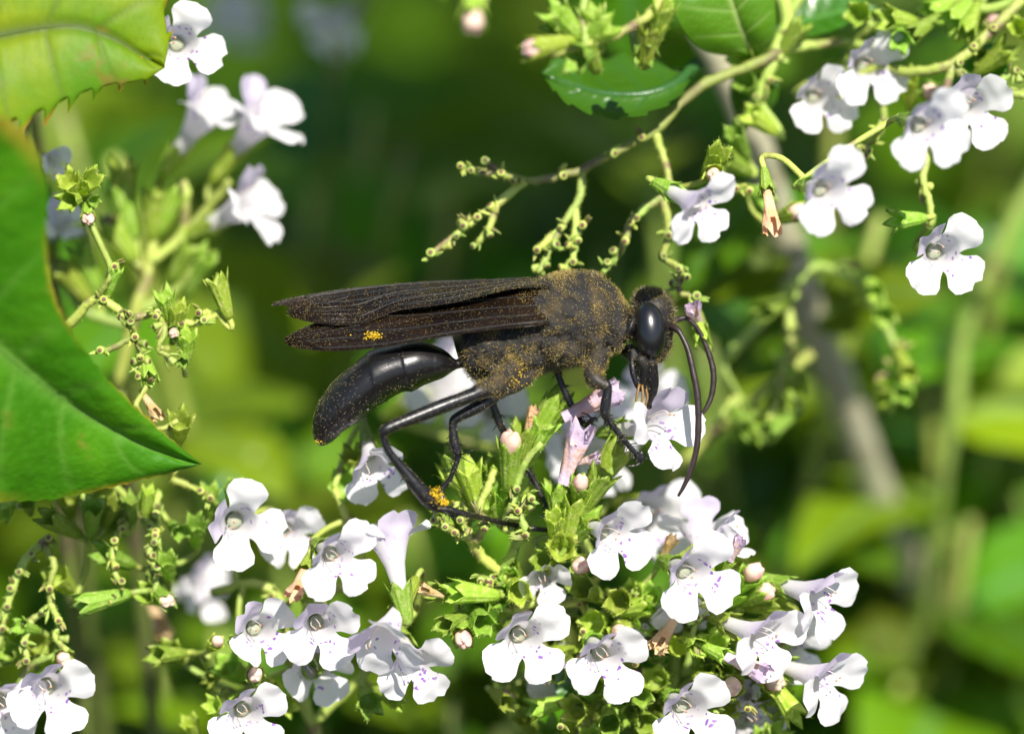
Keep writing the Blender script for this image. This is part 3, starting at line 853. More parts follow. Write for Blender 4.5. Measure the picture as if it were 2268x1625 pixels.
# hair, bristles, pollen
tri_i = []
body_me.calc_loop_triangles()
lt = np.empty(len(body_me.loop_triangles) * 3, np.int32); body_me.loop_triangles.foreach_get('vertices', lt); lt = lt.reshape(-1, 3)
A_, B_, C_ = co2[lt[:, 0]], co2[lt[:, 1]], co2[lt[:, 2]]
fn = np.cross(B_ - A_, C_ - A_); ar = np.linalg.norm(fn, axis=1) / 2; fn /= np.linalg.norm(fn, axis=1)[:, None] + 1e-12
tf = fuzz[lt].mean(1)
def scatter(weight, count):
    p = ar * weight; p = p / p.sum()
    i = rng.choice(len(lt), count, p=p)
    r1, r2 = np.sqrt(rng.random(count)), rng.random(count)
    return (A_[i].T * (1 - r1) + B_[i].T * r1 * (1 - r2) + C_[i].T * r1 * r2).T, fn[i], tf[i]
def hairs(name, m, weight, count, lmin, lmax, wid, lean, parent=wasp):
    P, Nn, ff = scatter(weight, count)
    d = Nn + rng.normal(size=Nn.shape) * .35 + np.asarray(lean)
    d /= np.linalg.norm(d, axis=1)[:, None]
    L = rng.uniform(lmin, lmax, (count, 1))
    s = np.cross(d, rng.normal(size=d.shape)); s /= np.linalg.norm(s, axis=1)[:, None]
    v = np.stack([P - Nn * .03 - s * wid, P - Nn * .03 + s * wid, P + d * L], 1).reshape(-1, 3)
    me = bpy.data.meshes.new(name)
    me.from_pydata(((v - WB) * .001).tolist(), [], np.arange(count * 3).reshape(-1, 3).tolist())
    me.materials.append(M[m]); o = link_mesh(name, me, parent); o['kind'] = 'stuff'
    return o
ty = (by[lt].mean(1)); txx = bx[lt].mean(1)
hairs('body_hair', 'hair', tf ** 1.3 * (txx < 1400), 15000, .18, .46, .016, (-.5, -.1, 0))
hairs('head_hair', 'hair', tf * (txx > 1396) * (1 + 3 * (ty < 690)), 2600, .2, .5, .016, (.1, .2, 0))
hairs('leg_down', 'hair_dark', (ty > 850) * (txx > 700) * (tf < .3) * (1 - (txx < 990) * (ty < 880)) * 1.0, 3500, .08, .25, .014, (0, -.4, 0))
# stout spines on shanks and feet
mb = MB()
for key, k0, cnt in (('hind_near', 8, 44), ('hind_far', 6, 34), ('mid_near', 2, 44), ('mid_far', 1, 24), ('fore_near', 6, 60), ('fore_far', 3, 26)):
    q = catmull(leg_rows(LEGS[key])[k0:], 8)
    for _ in range(cnt):
        i = rng.integers(1, len(q) - 1); t = unit(q[i + 1, :3] - q[i - 1, :3])
        nd = unit(np.cross(t, rng.normal(size=3))); d = unit(nd + t * rng.uniform(.4, 1.0)); L = rng.uniform(.35, .85)
        p = q[i, :3] + nd * q[i, 3] * .8
        v, f = tube([(*p, .045), (*(p + d * L * .6), .03), (*(p + d * L), .006)], 4, 1, smooth=False); mb.add(v, f)
for c, dirs in ((V(1016, 1008, 3.2), ((.9, .35, .2), (.9, -.5, .1))), (V(966, 1122, 4.6), ((-.3, -.9, .2), (.9, -.5, .2))), (V(1190, 1075, -2), ((.9, .3, 0), (-.6, .6, 0)))):
    for d in dirs:
        d = unit(d); v, f = tube([(*c, .06), (*(c + d * .8), .045), (*(c + d * 1.4), .01)], 5, 1, smooth=False); mb.add(v, f)
o = mb.build('leg_bristles', ['hair_dark'], wasp, WB); o['kind'] = 'stuff'
# pollen grains on the cuticle, hair and wings; some specks stand for glints
OCT = np.array([(1, 0, 0), (-1, 0, 0), (0, 1, 0), (0, -1, 0), (0, 0, 1), (0, 0, -1)], float)
OF = np.array([(0, 2, 4), (2, 1, 4), (1, 3, 4), (3, 0, 4), (2, 0, 5), (1, 2, 5), (3, 1, 5), (0, 3, 5)])
def grains(name, m, P, rad, parent=wasp):
    n = len(P); R_ = rad * rng.uniform(.55, 1.25, (n, 1, 1))
    v = (P[:, None] + OCT[None] * R_).reshape(-1, 3)
    f = (OF[None] + (np.arange(n) * 6)[:, None, None]).reshape(-1, 3)
    me = bpy.data.meshes.new(name); me.from_pydata(((v - WB) * .001).tolist(), [], f.tolist())
    me.materials.append(M[m]); o = link_mesh(name, me, parent); o['kind'] = 'stuff'
patch = .35 + .65 * np.clip(np.sin(A_[:, 0] * 1.1 + 1) * np.sin(A_[:, 1] * 1.4 + A_[:, 0] * .5) + .5, 0, 1)
for m_, cnt, rad in (('pollen', 6500, .027), ('pollen_tan', 5000, .023), ('pollen_dull', 4500, .026)):
    P, Nn, _ = scatter(tf ** 2 * patch * (txx < 1400) + .12 * (txx > 1400) * tf, cnt)
    grains('pollen_dust', m_, P + Nn * rng.uniform(.0, .30, (len(P), 1)), rad)
P, Nn, _ = scatter((tf < .3) * (1 + 2.5 * (txx < 800) + 2.5 * (ty > 850) * (txx > 840)) + .3 * (txx > 1400), 3200)
grains('pollen_dust', 'pollen_tan', P + Nn * .02, .024)
for G, cnt in ((G1, 1100), (G2, 1600)):
    for m_, cnt in (('pollen_tan', cnt // 2), ('pollen_dull', int(cnt * 1.5))):
        jj = rng.integers(0, G.shape[0], cnt); ii = (rng.random(cnt) * (G.shape[1] - 1)).astype(int)
        grains('pollen_dust', m_, G[jj, ii] + rng.normal(size=(cnt, 3)) * [.08, .05, .02] + [0, 0, .03], .021)
for c, sp, cnt in (((830, 743, 3.0), (.38, .16, .12), 90), ((966, 1098, 5.1), (.22, .32, .25), 130), ((984, 1112, 4.6), (.20, .15, .2), 70), ((1140, 832, 3.6), (.5, .4, .2), 60), ((712, 976, 1.35), (.22, .08, .15), 40)):
    grains('pollen_dust', 'pollen_bright', V(*c) + rng.normal(size=(cnt, 3)) * sp, .055)

# ------------------------------------------------------------------ flowering sprigs
F_FRONT, F_SIDE, F_RIGHT = (.42, -.12, .88), (.80, -.10, .58), (.6, -.2, .75)

# arching bare branchlet above the wasp
s = Sprig('calamint_sprig', 'arching bare green branchlet whose flowers have fallen, hanging above the wasp', 'sprig', V(1720, 115, -8))
s.stem([(1730, 110, -9), (1690, 135, -8), (1610, 165, -7.5), (1540, 200, -7), (1450, 290, -6), (1390, 322, -6), (1290, 375, -5.5), (1210, 396, -5), (1163, 402, -5)], .46, .31, 'stem_brown')
for pts in ([(1163, 402, -5), (1090, 460, -4.5), (1055, 482, -4.5), (1010, 520, -4), (955, 562, -4)], [(1098, 455, -4.5), (1085, 500, -4), (1058, 537, -4)], [(1163, 402, -5), (1110, 383, -5), (1075, 358, -5)], [(1120, 388, -5), (1065, 382, -5), (1020, 366, -5)],
            [(1290, 378, -5.5), (1282, 440, -5), (1245, 500, -4.5), (1215, 560, -4), (1190, 604, -3.5)], [(1272, 460, -5), (1275, 510, -4.5), (1270, 560, -4), (1255, 604, -3.8)], [(1450, 292, -6), (1468, 345, -6), (1482, 400, -5), (1478, 430, -5)],
            [(1478, 430, -5), (1430, 460, -5), (1398, 492, -5), (1382, 545, -5), (1335, 604, -4)], [(1468, 440, -5), (1482, 520, -5), (1470, 568, -5), (1512, 600, -4.5), (1502, 640, -4), (1540, 662, -4)], [(1226, 520, -4.5), (1200, 545, -4), (1190, 552, -4)], [(1274, 520, -4.5), (1290, 498, -4.5)]):
    s.stem(pts, .34, .22)
for p in ((955, 562), (985, 545), (1010, 520), (1030, 500), (1020, 485), (1055, 540), (1080, 515), (1058, 480), (1090, 460), (1020, 366), (1045, 378), (1075, 358), (1110, 384), (1140, 402), (1190, 552), (1195, 590), (1225, 545), (1210, 575), (1245, 505), (1290, 498), (1262, 545), (1280, 530), (1270, 575), (1250, 590),
          (1398, 492), (1410, 478), (1385, 530), (1355, 550), (1345, 585), (1470, 568), (1505, 592), (1518, 612), (1497, 630), (1540, 660), (1480, 520), (1415, 300), (1370, 335), (1250, 390)):
    s.scar(*p, -4.2, (rng.normal() * .5, rng.normal() * .5, .9), rng.uniform(.85, 1.15))
s.flower(1545, 455, 7, (.55, -.35, .75), 135, 1.0, 1)
s.calyx(1592, 340, 0, (.2, .35, .6), .95, bud=False)
s.calyx(1580, 385, 2, (-.1, -.2, .9), .75, bud=True)
s.wilt(1540, 700, -2, (-.3, .6, .75), .80, 0)
s.calyx(1552, 745, -2, (.2, -.8, .5), .8)

# folded glossy leaf and bright leaf beside it
s = Sprig('calamint_shoot', 'leafy shoot with a bright ribbed leaf and a dark glossy leaf curled like a cup', 'shoot', V(1720, 110, -9))
s.stem([(1700, -60, -14), (1745, 30, -12), (1720, 112, -9), (1690, 190, -9), (1655, 260, -10), (1625, 330, -10), (1600, 400, -12)], .6, .35)
s.stem([(1720, 112, -9), (1790, 102, -10), (1870, 92, -11), (1930, 105, -10)], .4, .3)
s.stem([(1745, 30, -12), (1790, -30, -12)], .4, .4)
for p in ((1650, 180, (-.4, .3, .8)), (1660, 250, (-.6, .4, .5)), (1630, 300, (-.3, .5, .7)), (1605, 350, (-.6, .3, .6)), (1770, 60, (.5, .7, .4)), (1640, 130, (-.5, .2, .8))):
    s.calyx(p[0], p[1], -8, p[2], .95)
for p in ((1720, 130), (1700, 175), (1675, 215), (1745, 60)):
    s.scar(*p, -9)
for p in ((1240, 60, 5, (-.8, .1, .5)), (1290, 85, 6, (-.3, .6, .6)), (1340, 60, 6, (.6, .5, .5)), (1270, 130, 7, (-.5, -.3, .8)), (1190, 105, 8, (-.8, -.2, .6)), (1440, 60, 4, (.1, .8, .5)), (1470, 20, 4, (.2, .7, .5)), (1310, 20, 5, (-.2, .9, .4)), (1425, 110, 3, (.2, -.6, .7)), (1230, 25, 6, (-.6, .6, .4))):
    s.calyx(p[0], p[1], p[2] + 4, p[3], 1.05, bud=(p[0] == 1190), ped=False)
s.stem([(1470, -20, 7), (1440, 30, 8), (1380, 70, 9), (1300, 100, 10), (1220, 120, 11)], .38, .3)
s.stem([(1300, 100, 10), (1290, 40, 9), (1300, -30, 8)], .34, .3)

def curve_leaf(name, parent, base, mid, up, lo, m, bow=.0, teeth=0, nteeth=0, vein_n=7, sag=.0):
    """leaf blade lofted edge - midrib - edge, with sunken side veins"""
    N, H = 120, 16
    a, b, c = arc_resample(Vs(up), N), arc_resample(Vs(mid), N), arc_resample(Vs(lo), N)
    rows, ve, ed = [], [], []
    t = np.linspace(0, 1, N)
    saw = ((t * nteeth) % 1) if nteeth else t * 0
    for j in range(-H, H + 1):
        s = abs(j) / H; e = a if j < 0 else c
        row = b * (1 - s) + e * s
        vp = ((t - .12 * s) * vein_n) % 1
        vd = np.exp(-((vp - .5) / .06) ** 2) * (s > .02) * (s < .93)
        vp2 = ((t + .25 * s + .02 * np.sin(s * 40)) * vein_n * 3.3) % 1
        vd = np.maximum(vd, .35 * np.exp(-((vp2 - .5) / .10) ** 2) * (s > .05) * (s < .95))
        row[:, 2] += bow * math.sin(math.pi * s) - .18 * vd * (1 - s) - .35 * math.exp(-(s / .05) ** 2) + .05 * np.sin(row[:, 0] * 1.3) * np.sin(row[:, 1] * 1.1) * s
        if s > .8 and nteeth:
            row[:, :2] += ((b - e)[:, :2]) / (np.linalg.norm((b - e)[:, :2], axis=1)[:, None] + .01) * (saw * teeth * (s - .8) / .2 * np.minimum(1, (1 - t) * 12))[:, None]
        rows.append(row); ve.append(np.maximum(vd * .7 * (1 - .7 * s), math.exp(-(s / .06) ** 2))); ed.append(np.full(N, max(0, (s - .88) / .12)) * (.5 + .5 * np.sin(t * 23)))
    W = 2 * H + 1; v = np.vstack(rows)
    F = [(j * N + i, j * N + i + 1, (j + 1) * N + i + 1, (j + 1) * N + i) for j in range(W - 1) for i in range(N - 1)]
    mb = MB(); mb.add(v, F, vein=np.concatenate(ve), edge=np.concatenate(ed))
    o = mb.build(name, [m], parent, base)
    mb = MB(); q = np.c_[b + [0, 0, -.55], np.linspace(.55, .12, N)]; v, f = tube(q[::4], 7, smooth=False); mb.add(v, f, vein=1.0)
    mb.build('midrib', [m], o, base)
    return o
curve_leaf('leaf', s.root, s.base, [(1670, 128, -9), (1640, 60, -6), (1600, -60, -5), (1580, -140, -8)], [(1660, 130, -9), (1560, 112, -6), (1505, 50, -4), (1490, -20, -4), (1530, -120, -7), (1580, -140, -8)],
           [(1680, 126, -9), (1712, 90, -7), (1718, 20, -6), (1700, -60, -6), (1640, -130, -8), (1580, -140, -8)], 'leaf_bright', bow=.6, vein_n=6)
curve_leaf('leaf', s.root, s.base, [(1545, 140, -8), (1495, 186, -5.6), (1425, 208, -4.6), (1335, 206, -4.6), (1262, 186, -5.2), (1200, 162, -6)], [(1545, 138, -8), (1500, 150, -7), (1440, 128, -8.5), (1380, 118, -9.5), (1310, 130, -9.5), (1250, 108, -8), (1200, 155, -6)],
           [(1545, 142, -8), (1512, 212, -4.2), (1430, 256, -2.4), (1340, 264, -2.2), (1250, 228, -3.6), (1200, 168, -6)], 'leaf_dark', bow=-.5, teeth=.25, nteeth=9, vein_n=6)
s.leaf(1740, 55, -12, (1, .25, .1), (.1, .6, .8), 7, 0, LEAF_GL)
s.leaf(1700, 150, -12, (-.4, -.7, -.2), (.2, .5, .8), 5, 1, LEAF_GL)

# loose sprig with large white flowers, up among the leaves
s = Sprig('calamint_sprig', 'airy sprig with seven open white flowers above the long grey stem', 'sprig', V(2300, -40, -8))
s.stem([(2340, -90, -8), (2268, -5, -7), (2200, 62, -6), (2110, 142, -5), (2020, 158, -6), (1950, 150, -8), (1900, 170, -9)], .5, .3)
s.to_soil(V(2900, 100, -20))
s.stem([(2268, -5, -7), (2190, 20, -8), (2100, 20, -9), (2010, 60, -10), (1930, 60, -11)], .42, .3)
s.stem([(1955, 225, -8), (1957, 275, -6), (1935, 305, -5), (1910, 345, -5)], .32, .24)
s.stem([(2110, 142, -5), (2080, 250, -5), (2045, 390, -4), (2060, 445, -3), (2062, 500, -3)], .34, .26)
s.stem([(2110, 142, -5), (2150, 180, -5), (2200, 190, -5), (2260, 210, -4), (2300, 205, -4)], .34, .28)
s.stem([(2200, 190, -5), (2240, 165, -5), (2290, 170, -5)], .3, .26)
s.stem([(1710, 410, -12), (1660, 420, -10), (1625, 415, -9), (1600, 425, -9)], .3, .22)
s.flower(1925, 145, -7, (.24, -.12, .94), 138, 1.08, 0)
s.flower(1815, 215, -8, (.22, -.12, .94), 142, 1.0, 4)
s.flower(2150, 235, -3, (.22, -.12, .94), 125, 1.08, 3)
s.flower(2052, 280, 10, (.22, -.15, .93), 142, 1.10, 5)
s.flower(1835, 420, 10, (.26, -.1, .94), 152, 1.12, 1)
s.flower(2085, 560, -.5, (.18, -.1, .95), 138, 1.12, 0)
s.calyx(1985, 488, -1, (-.85, -.1, .5), .85, var=3)
for p, bd in (((1760, 470), 1), ((1700, 440), 0), ((2130, 15), 1), ((2195, 45), 1), ((2060, 25), 0), ((2100, 50), 0), ((2030, 70), 0), ((1995, 90), 0), ((2140, 70), 0), ((2065, 205), 1), ((2010, 180), 0), ((2230, 110), 0), ((2255, 60), 0), ((1960, 40), 0), ((2180, 130), 0), ((1900, 30), 0)):
    s.calyx(*p, rng.uniform(-9, -5), (rng.normal() * .6, rng.normal() * .6, .7), rng.uniform(.8, 1.05), bud=bool(bd))
s.wilt(1705, 470, 3, (.1, -.9, .3), .85, 2)
for p in ((1912, 345), (1920, 330), (1935, 305), (1900, 335), (1957, 260), (1950, 280), (2030, 410), (2072, 420), (2045, 445), (2070, 470), (2055, 480), (2120, 140), (2230, 205), (2255, 175), (2265, 205), (2290, 170), (2245, 160), (1630, 415), (1660, 420), (1605, 425), (2200, 62), (2160, 100), (2210, 195)):
    s.scar(*p, -5)
s.leaf(2200, 95, -9, (-.3, -.6, .1), (.2, .6, .7), 6, 0, LEAF_GL)

# soft sprig between the broad leaves and the wasp
s = Sprig('calamint_sprig', 'soft pale sprig with three trumpet flowers in side view on forked stalks', 'sprig', V(300, 690, -16))
s.stem([(260, 860, -18), (300, 690, -16), (325, 610, -16), (335, 560, -16)], .55, .45)
s.to_soil()
s.stem([(335, 580, -16), (400, 520, -16), (412, 440, -15), (405, 400, -15)], .4, .35)
s.stem([(400, 520, -16), (470, 450, -16), (510, 400, -15)], .38, .34)
s.stem([(320, 600, -16), (270, 540, -16), (240, 480, -15)], .4, .5)
s.stem([(335, 570, -16), (350, 490, -17), (360, 440, -18)], .34, .3)
s.stem([(300, 690, -16), (390, 640, -16), (430, 590, -15)], .4, .3)
s.stem([(280, 720, -17), (190, 690, -17), (150, 620, -17), (195, 560, -15), (185, 500, -14)], .4, .34)
s.flower(452, 250, -14, (.55, .75, .35), 115, 1.2, 2)
s.flower(575, 262, -14, (.50, .62, .35), 100, 1.25, 3)
s.flower(548, 452, -13, (.78, .38, .48), 105, 1.2, 0)
s.flower(130, 490, -14, (.3, .5, .7), 120, .8, 1)
for p in ((430, 545, (.5, .7, .4)), (265, 430, (-.3, .9, .2)), (345, 430, (.1, .9, .3)), (390, 430, (.4, .8, .3)), (240, 490, (-.5, .8, .2)), (450, 580, (.4, .7, .5)), (275, 370, (0, .9, .2)), (180, 560, (-.3, .8, .4)), (140, 590, (-.5, .7, .4))):
    s.calyx(p[0], p[1], -15, p[2], 1.15)
s.flower(440, 1300, -20, (.7, .2, .5), 115, 1.0, 1, ped=False)
s.wilt(350, 1370, -18, (.3, -.6, .5), .9, 2, ped=False)

# sharp little sprig at the edge of the broad leaf
s = Sprig('calamint_sprig', 'sharp little sprig of empty star-mouthed calyces beside the large broad leaf', 'sprig', V(160, 710, -3))
s.stem([(90, 760, -4), (160, 712, -3), (215, 660, -2), (285, 702, -2), (350, 692, -2), (420, 715, -2), (470, 700, -2), (500, 680, -2)], .38, .24)
s.to_soil()
for pts in ([(215, 660, -2), (238, 625, -1), (250, 600, -1)], [(285, 700, -2), (300, 750, -1.5), (310, 790, -1.5), (312, 840, -1.5)], [(350, 692, -2), (365, 735, -1), (350, 770, -1), (375, 790, -1)], [(300, 745, -1.5), (250, 770, -1.5), (225, 775, -1.5)],
            [(400, 712, -2), (395, 750, -1.5), (410, 790, -1.5)], [(430, 712, -2), (455, 690, -2), (465, 700, -2)], [(312, 830, -1.5), (330, 850, -1.5), (300, 900, -1), (345, 950, -1), (395, 930, -1)]):
    s.stem(pts, .26, .2)
for p, f, sc, bd in (((365, 650), (-.1, .85, .5), .9, 0), ((395, 690), (.2, .7, .6), .8, 0), ((480, 620), (-.3, .95, .2), .95, 0), ((415, 745), (.1, .8, .6), .85, 0), ((385, 735), (.1, -.4, .9), .55, 1), ((330, 830), (.2, -.6, .7), .8, 0), ((400, 930), (.1, .5, .8), 1.0, 0), ((405, 800), (0, -.6, .8), .5, 0),
                    ((150, 395), (-.2, .5, .8), .85, 0), ((200, 400), (.4, .4, .8), .9, 0), ((150, 445), (-.4, -.2, .8), .8, 0), ((195, 480), (.1, -.6, .8), .65, 1), ((210, 445), (.4, 0, .8), .5, 0), ((255, 605), (.3, .8, .4), .6, 0), ((1, 1), None, 0, 0)):
    if f:
        s.calyx(*p, -1, f, sc, bud=bool(bd))
s.wilt(335, 900, -1, (.55, -.75, .4), .62, 2, ped=False)
for p in ((230, 665), (285, 690), (300, 745), (310, 790), (290, 715), (265, 700), (225, 775), (350, 690), (355, 720), (335, 735), (300, 800), (360, 775), (345, 700), (400, 712), (440, 690), (450, 710), (245, 610), (255, 590), (312, 835), (330, 800), (320, 760), (340, 830), (375, 790)):
    s.scar(*p, -1.5)

# white flower peeking from behind the yellowing leaf
s = Sprig('calamint_sprig', 'single crisp white flower peeking from behind the yellow-green serrated leaf', 'sprig', V(350, 100, -6))
s.stem([(60, 130, -14), (160, 120, -10), (260, 115, -8), (320, 110, -7)], .4, .28)
s.to_soil()
s.flower(398, 95, -2.5, (.2, -.05, .95), 160, 1.1, 0)
s.flower(118, 352, -8, (.6, -.1, .6), 120, .5, 4)

# curly spent sprig with star calyces
s = Sprig('calamint_sprig', 'curly spent sprig hung with empty star calyces, two white flowers at its foot', 'sprig', V(120, 1640, -5))
s.stem([(-40, 1700, -6), (-20, 1500, -5), (0, 1400, -4), (15, 1340, -4), (50, 1250, -4), (90, 1205, -4), (110, 1190, -4)], .4, .3)
s.to_soil()
s.stem([(-60, 1400, -9), (-20, 1180, -9), (60, 1050, -9), (180, 1030, -9), (300, 1030, -8), (390, 1045, -6)], .4, .3)
for pts in ([(95, 1200, -4), (120, 1250, -3), (108, 1300, -3), (110, 1340, -3), (70, 1370, -3), (50, 1380, -3)], [(110, 1335, -3), (130, 1380, -3), (122, 1410, -3), (150, 1440, -2)], [(240, 1060, -8), (285, 1110, -6), (280, 1160, -5), (255, 1190, -4), (250, 1260, -3), (270, 1300, -3), (240, 1330, -3)],
            [(285, 1110, -6), (320, 1150, -5), (345, 1180, -4), (330, 1230, -3), (350, 1270, -3), (340, 1310, -3)], [(350, 1090, -6), (345, 1130, -5), (350, 1200, -4), (345, 1240, -4)], [(0, 1110, -5), (40, 1120, -5), (70, 1110, -5)], [(380, 1060, -5), (430, 1080, -5), (470, 1100, -4)], [(20, 1570, -5), (60, 1480, -4), (120, 1450, -3)],
            [(70, 1370, -3), (55, 1420, -3), (60, 1460, -3)], [(180, 1085, -5), (190, 1120, -5), (230, 1130, -5)]):
    s.stem(pts, .28, .22)
for p, f, sc, bd in (((115, 1150), (-.6, .4, .7), 1.0, 0), ((205, 1120), (.1, .7, .6), 1.0, 0), ((230, 1225), (-.6, .3, .7), 1.0, 0), ((120, 1270), (-.3, .4, .8), 1.0, 0), ((195, 1335), (-.9, -.2, .4), 1.05, 0), ((85, 1420), (.3, .3, .9), .95, 0), ((435, 1160), (.1, .6, .8), .95, 0), ((400, 1180), (.4, -.3, .8), .7, 0),
                    ((520, 1085), (.1, .5, .8), .95, 0), ((465, 1085), (.0, .8, .6), .8, 0), ((370, 1240), (.0, .6, .8), .8, 0), ((320, 1310), (-.4, .3, .8), .85, 0), ((365, 1325), (.5, -.4, .8), .8, 1), ((140, 1455), (.3, -.3, .9), .75, 1), ((10, 1135), (-.3, -.6, .7), .8, 0), ((60, 1105), (0, .4, .8), .7, 0), ((250, 1120), (.3, .6, .7), .8, 0),
                    ((45, 1385), (-.5, .2, .8), .7, 0), ((20, 1440), (-.5, .2, .8), .9, 0), ((150, 1100), (0, .5, .8), .9, 0), ((345, 1225), (-.5, .3, .7), .6, 0), ((290, 1105), (0, .8, .5), .7, 0), ((330, 1090), (.2, .8, .5), .7, 0)):
    s.calyx(*p, rng.uniform(-5, -2), f, sc, bud=bool(bd))
for p in ((15, 1340), (40, 1260), (70, 1225), (20, 1300), (5, 1390), (110, 1190), (110, 1300), (130, 1370), (100, 1350), (150, 1410), (280, 1110), (285, 1150), (255, 1190), (255, 1250), (270, 1290), (240, 1330), (320, 1150), (345, 1180), (335, 1230), (350, 1260), (345, 1130), (350, 1160), (345, 1200), (345, 1120), (430, 1075), (460, 1100), (55, 1420), (60, 1460), (35, 1120)):
    s.scar(*p, -3)
s.flower(110, 1530, -1, (.22, -.12, .94), 118, 1.15, 2)
s.flower(8, 1560, -2, (.40, -.22, .85), 118, 1.1, 1)

# big flower head under the wasp, hind end
s = Sprig('calamint_sprig', 'flower head of nodding white flowers below the tip of the wasp abdomen', 'sprig', V(700, 1640, -8))
s.stem([(760, 1760, -14), (690, 1600, -10), (640, 1450, -8), (620, 1330, -7), (560, 1290, -7), (470, 1310, -9)], .5, .32)
s.to_soil()
s.stem([(640, 1450, -8), (720, 1330, -7), (800, 1250, -6), (770, 1150, -5), (740, 1080, -5)], .36, .28)
s.stem([(690, 1600, -10), (800, 1500, -8), (880, 1400, -6), (920, 1350, -5)], .4, .3)
s.flower(528, 1158, -1, (.22, -.08, .95), 168, 1.12, 0)
s.flower(640, 1180, -6, (.3, -.25, .9), 130, 1.0, 7)
s.flower(745, 1235, 4, (.3, -.15, .9), 140, 1.08, 1)
s.flower(825, 1035, -2, (.15, -.55, .75), 150, 1.0, 5)
s.flower(864, 1200, 2, (-.2, .92, -.12), 95, 1.15, 2, ped=False)
s.flower(575, 1395, 0, (.3, -.05, .9), 138, 1.0, 7)
s.flower(708, 1390, 2, (.2, -.2, .93), 125, 1.08, 3)
s.flower(700, 1475, -3, (.2, -.45, .85), 120, 1.05, 7)
s.flower(545, 1580, 0, (.22, -.12, .94), 125, 1.08, 2)
s.flower(850, 1410, 4, (-.35, -.62, .6), 160, 1.15, 5)
s.flower(915, 1470, 1, (.25, -.45, .85), 125, 1.08, 0)
s.wilt(660, 1295, 2, (-.2, -.6, .7), .8, 3)
for p, f, sc, bd in (((565, 1490), (.1, -.2, .9), .85, 1), ((500, 1470), (-.3, .4, .8), 1.0, 0), ((600, 1520), (.4, -.3, .8), .8, 0), ((690, 1330), (.1, .5, .8), .9, 0), ((780, 1010), (-.2, .6, .6), .9, 0), ((760, 1070), (.0, .3, .9), 1.1, 0), ((520, 1420), (0, .2, .9), .6, 0), ((375, 1440), (-.2, .3, .8), .9, 0), ((350, 1450), (-.6, 0, .7), .9, 0), ((480, 1420), (.3, .3, .8), .6, 1),
                    ((470, 1500), (-.5, -.3, .7), .7, 0), ((640, 1560), (.4, -.2, .8), .8, 0), ((690, 1480), (.4, .3, .8), .9, 0), ((820, 1560), (.2, -.3, .9), .9, 0), ((870, 1545), (.5, -.2, .8), .9, 0), ((470, 1560), (-.4, .4, .8), .7, 0), ((420, 1600), (-.2, .6, .7), .8, 0)):
    s.calyx(*p, rng.uniform(-6, -1), f, sc, bud=bool(bd))
for p in ((500, 1440), (485, 1460), (480, 1500), (620, 1340), (640, 1420), (770, 1150), (600, 1320)):
    s.scar(*p, -6)

# bright stalks the wasp stands on
s = Sprig('calamint_sprig', 'bright lime-green flower stalk that the wasp stands and feeds on', 'sprig', V(1290, 1640, -6))
s.stem([(1330, 1760, -10), (1290, 1620, -8), (1285, 1480, -6), (1245, 1370, -5), (1190, 1330, -4), (1110, 1270, -3), (1060, 1225, -2), (1040, 1190, -1)], .62, .34)
s.to_soil()
for pts in ([(1040, 1190, -1), (1010, 1180, -.5), (985, 1165, 0), (965, 1150, 0)], [(1050, 1200, -1), (1075, 1165, 0), (1060, 1130, .5), (1080, 1080, .5), (1095, 1040, 0)], [(1110, 1265, -3), (1140, 1210, -1.5), (1130, 1150, -1), (1140, 1090, -1), (1160, 1030, -.5), (1200, 980, 0)],
            [(1140, 1205, -1.5), (1165, 1180, 0), (1150, 1130, 0), (1175, 1100, 0)], [(1200, 1330, -4), (1220, 1260, -3), (1225, 1190, -2), (1240, 1130, -1.5)], [(1225, 1190, -2), (1290, 1130, -1), (1330, 1080, 0)], [(1050, 1200, -1), (1020, 1150, -.5), (1010, 1110, -.5)], [(1190, 1330, -4), (1130, 1350, -3), (1070, 1330, -3), (1010, 1330, -3)],
            [(1140, 1345, -3), (1090, 1290, -2), (1060, 1280, -2)]):
    s.stem(pts, .34, .26)
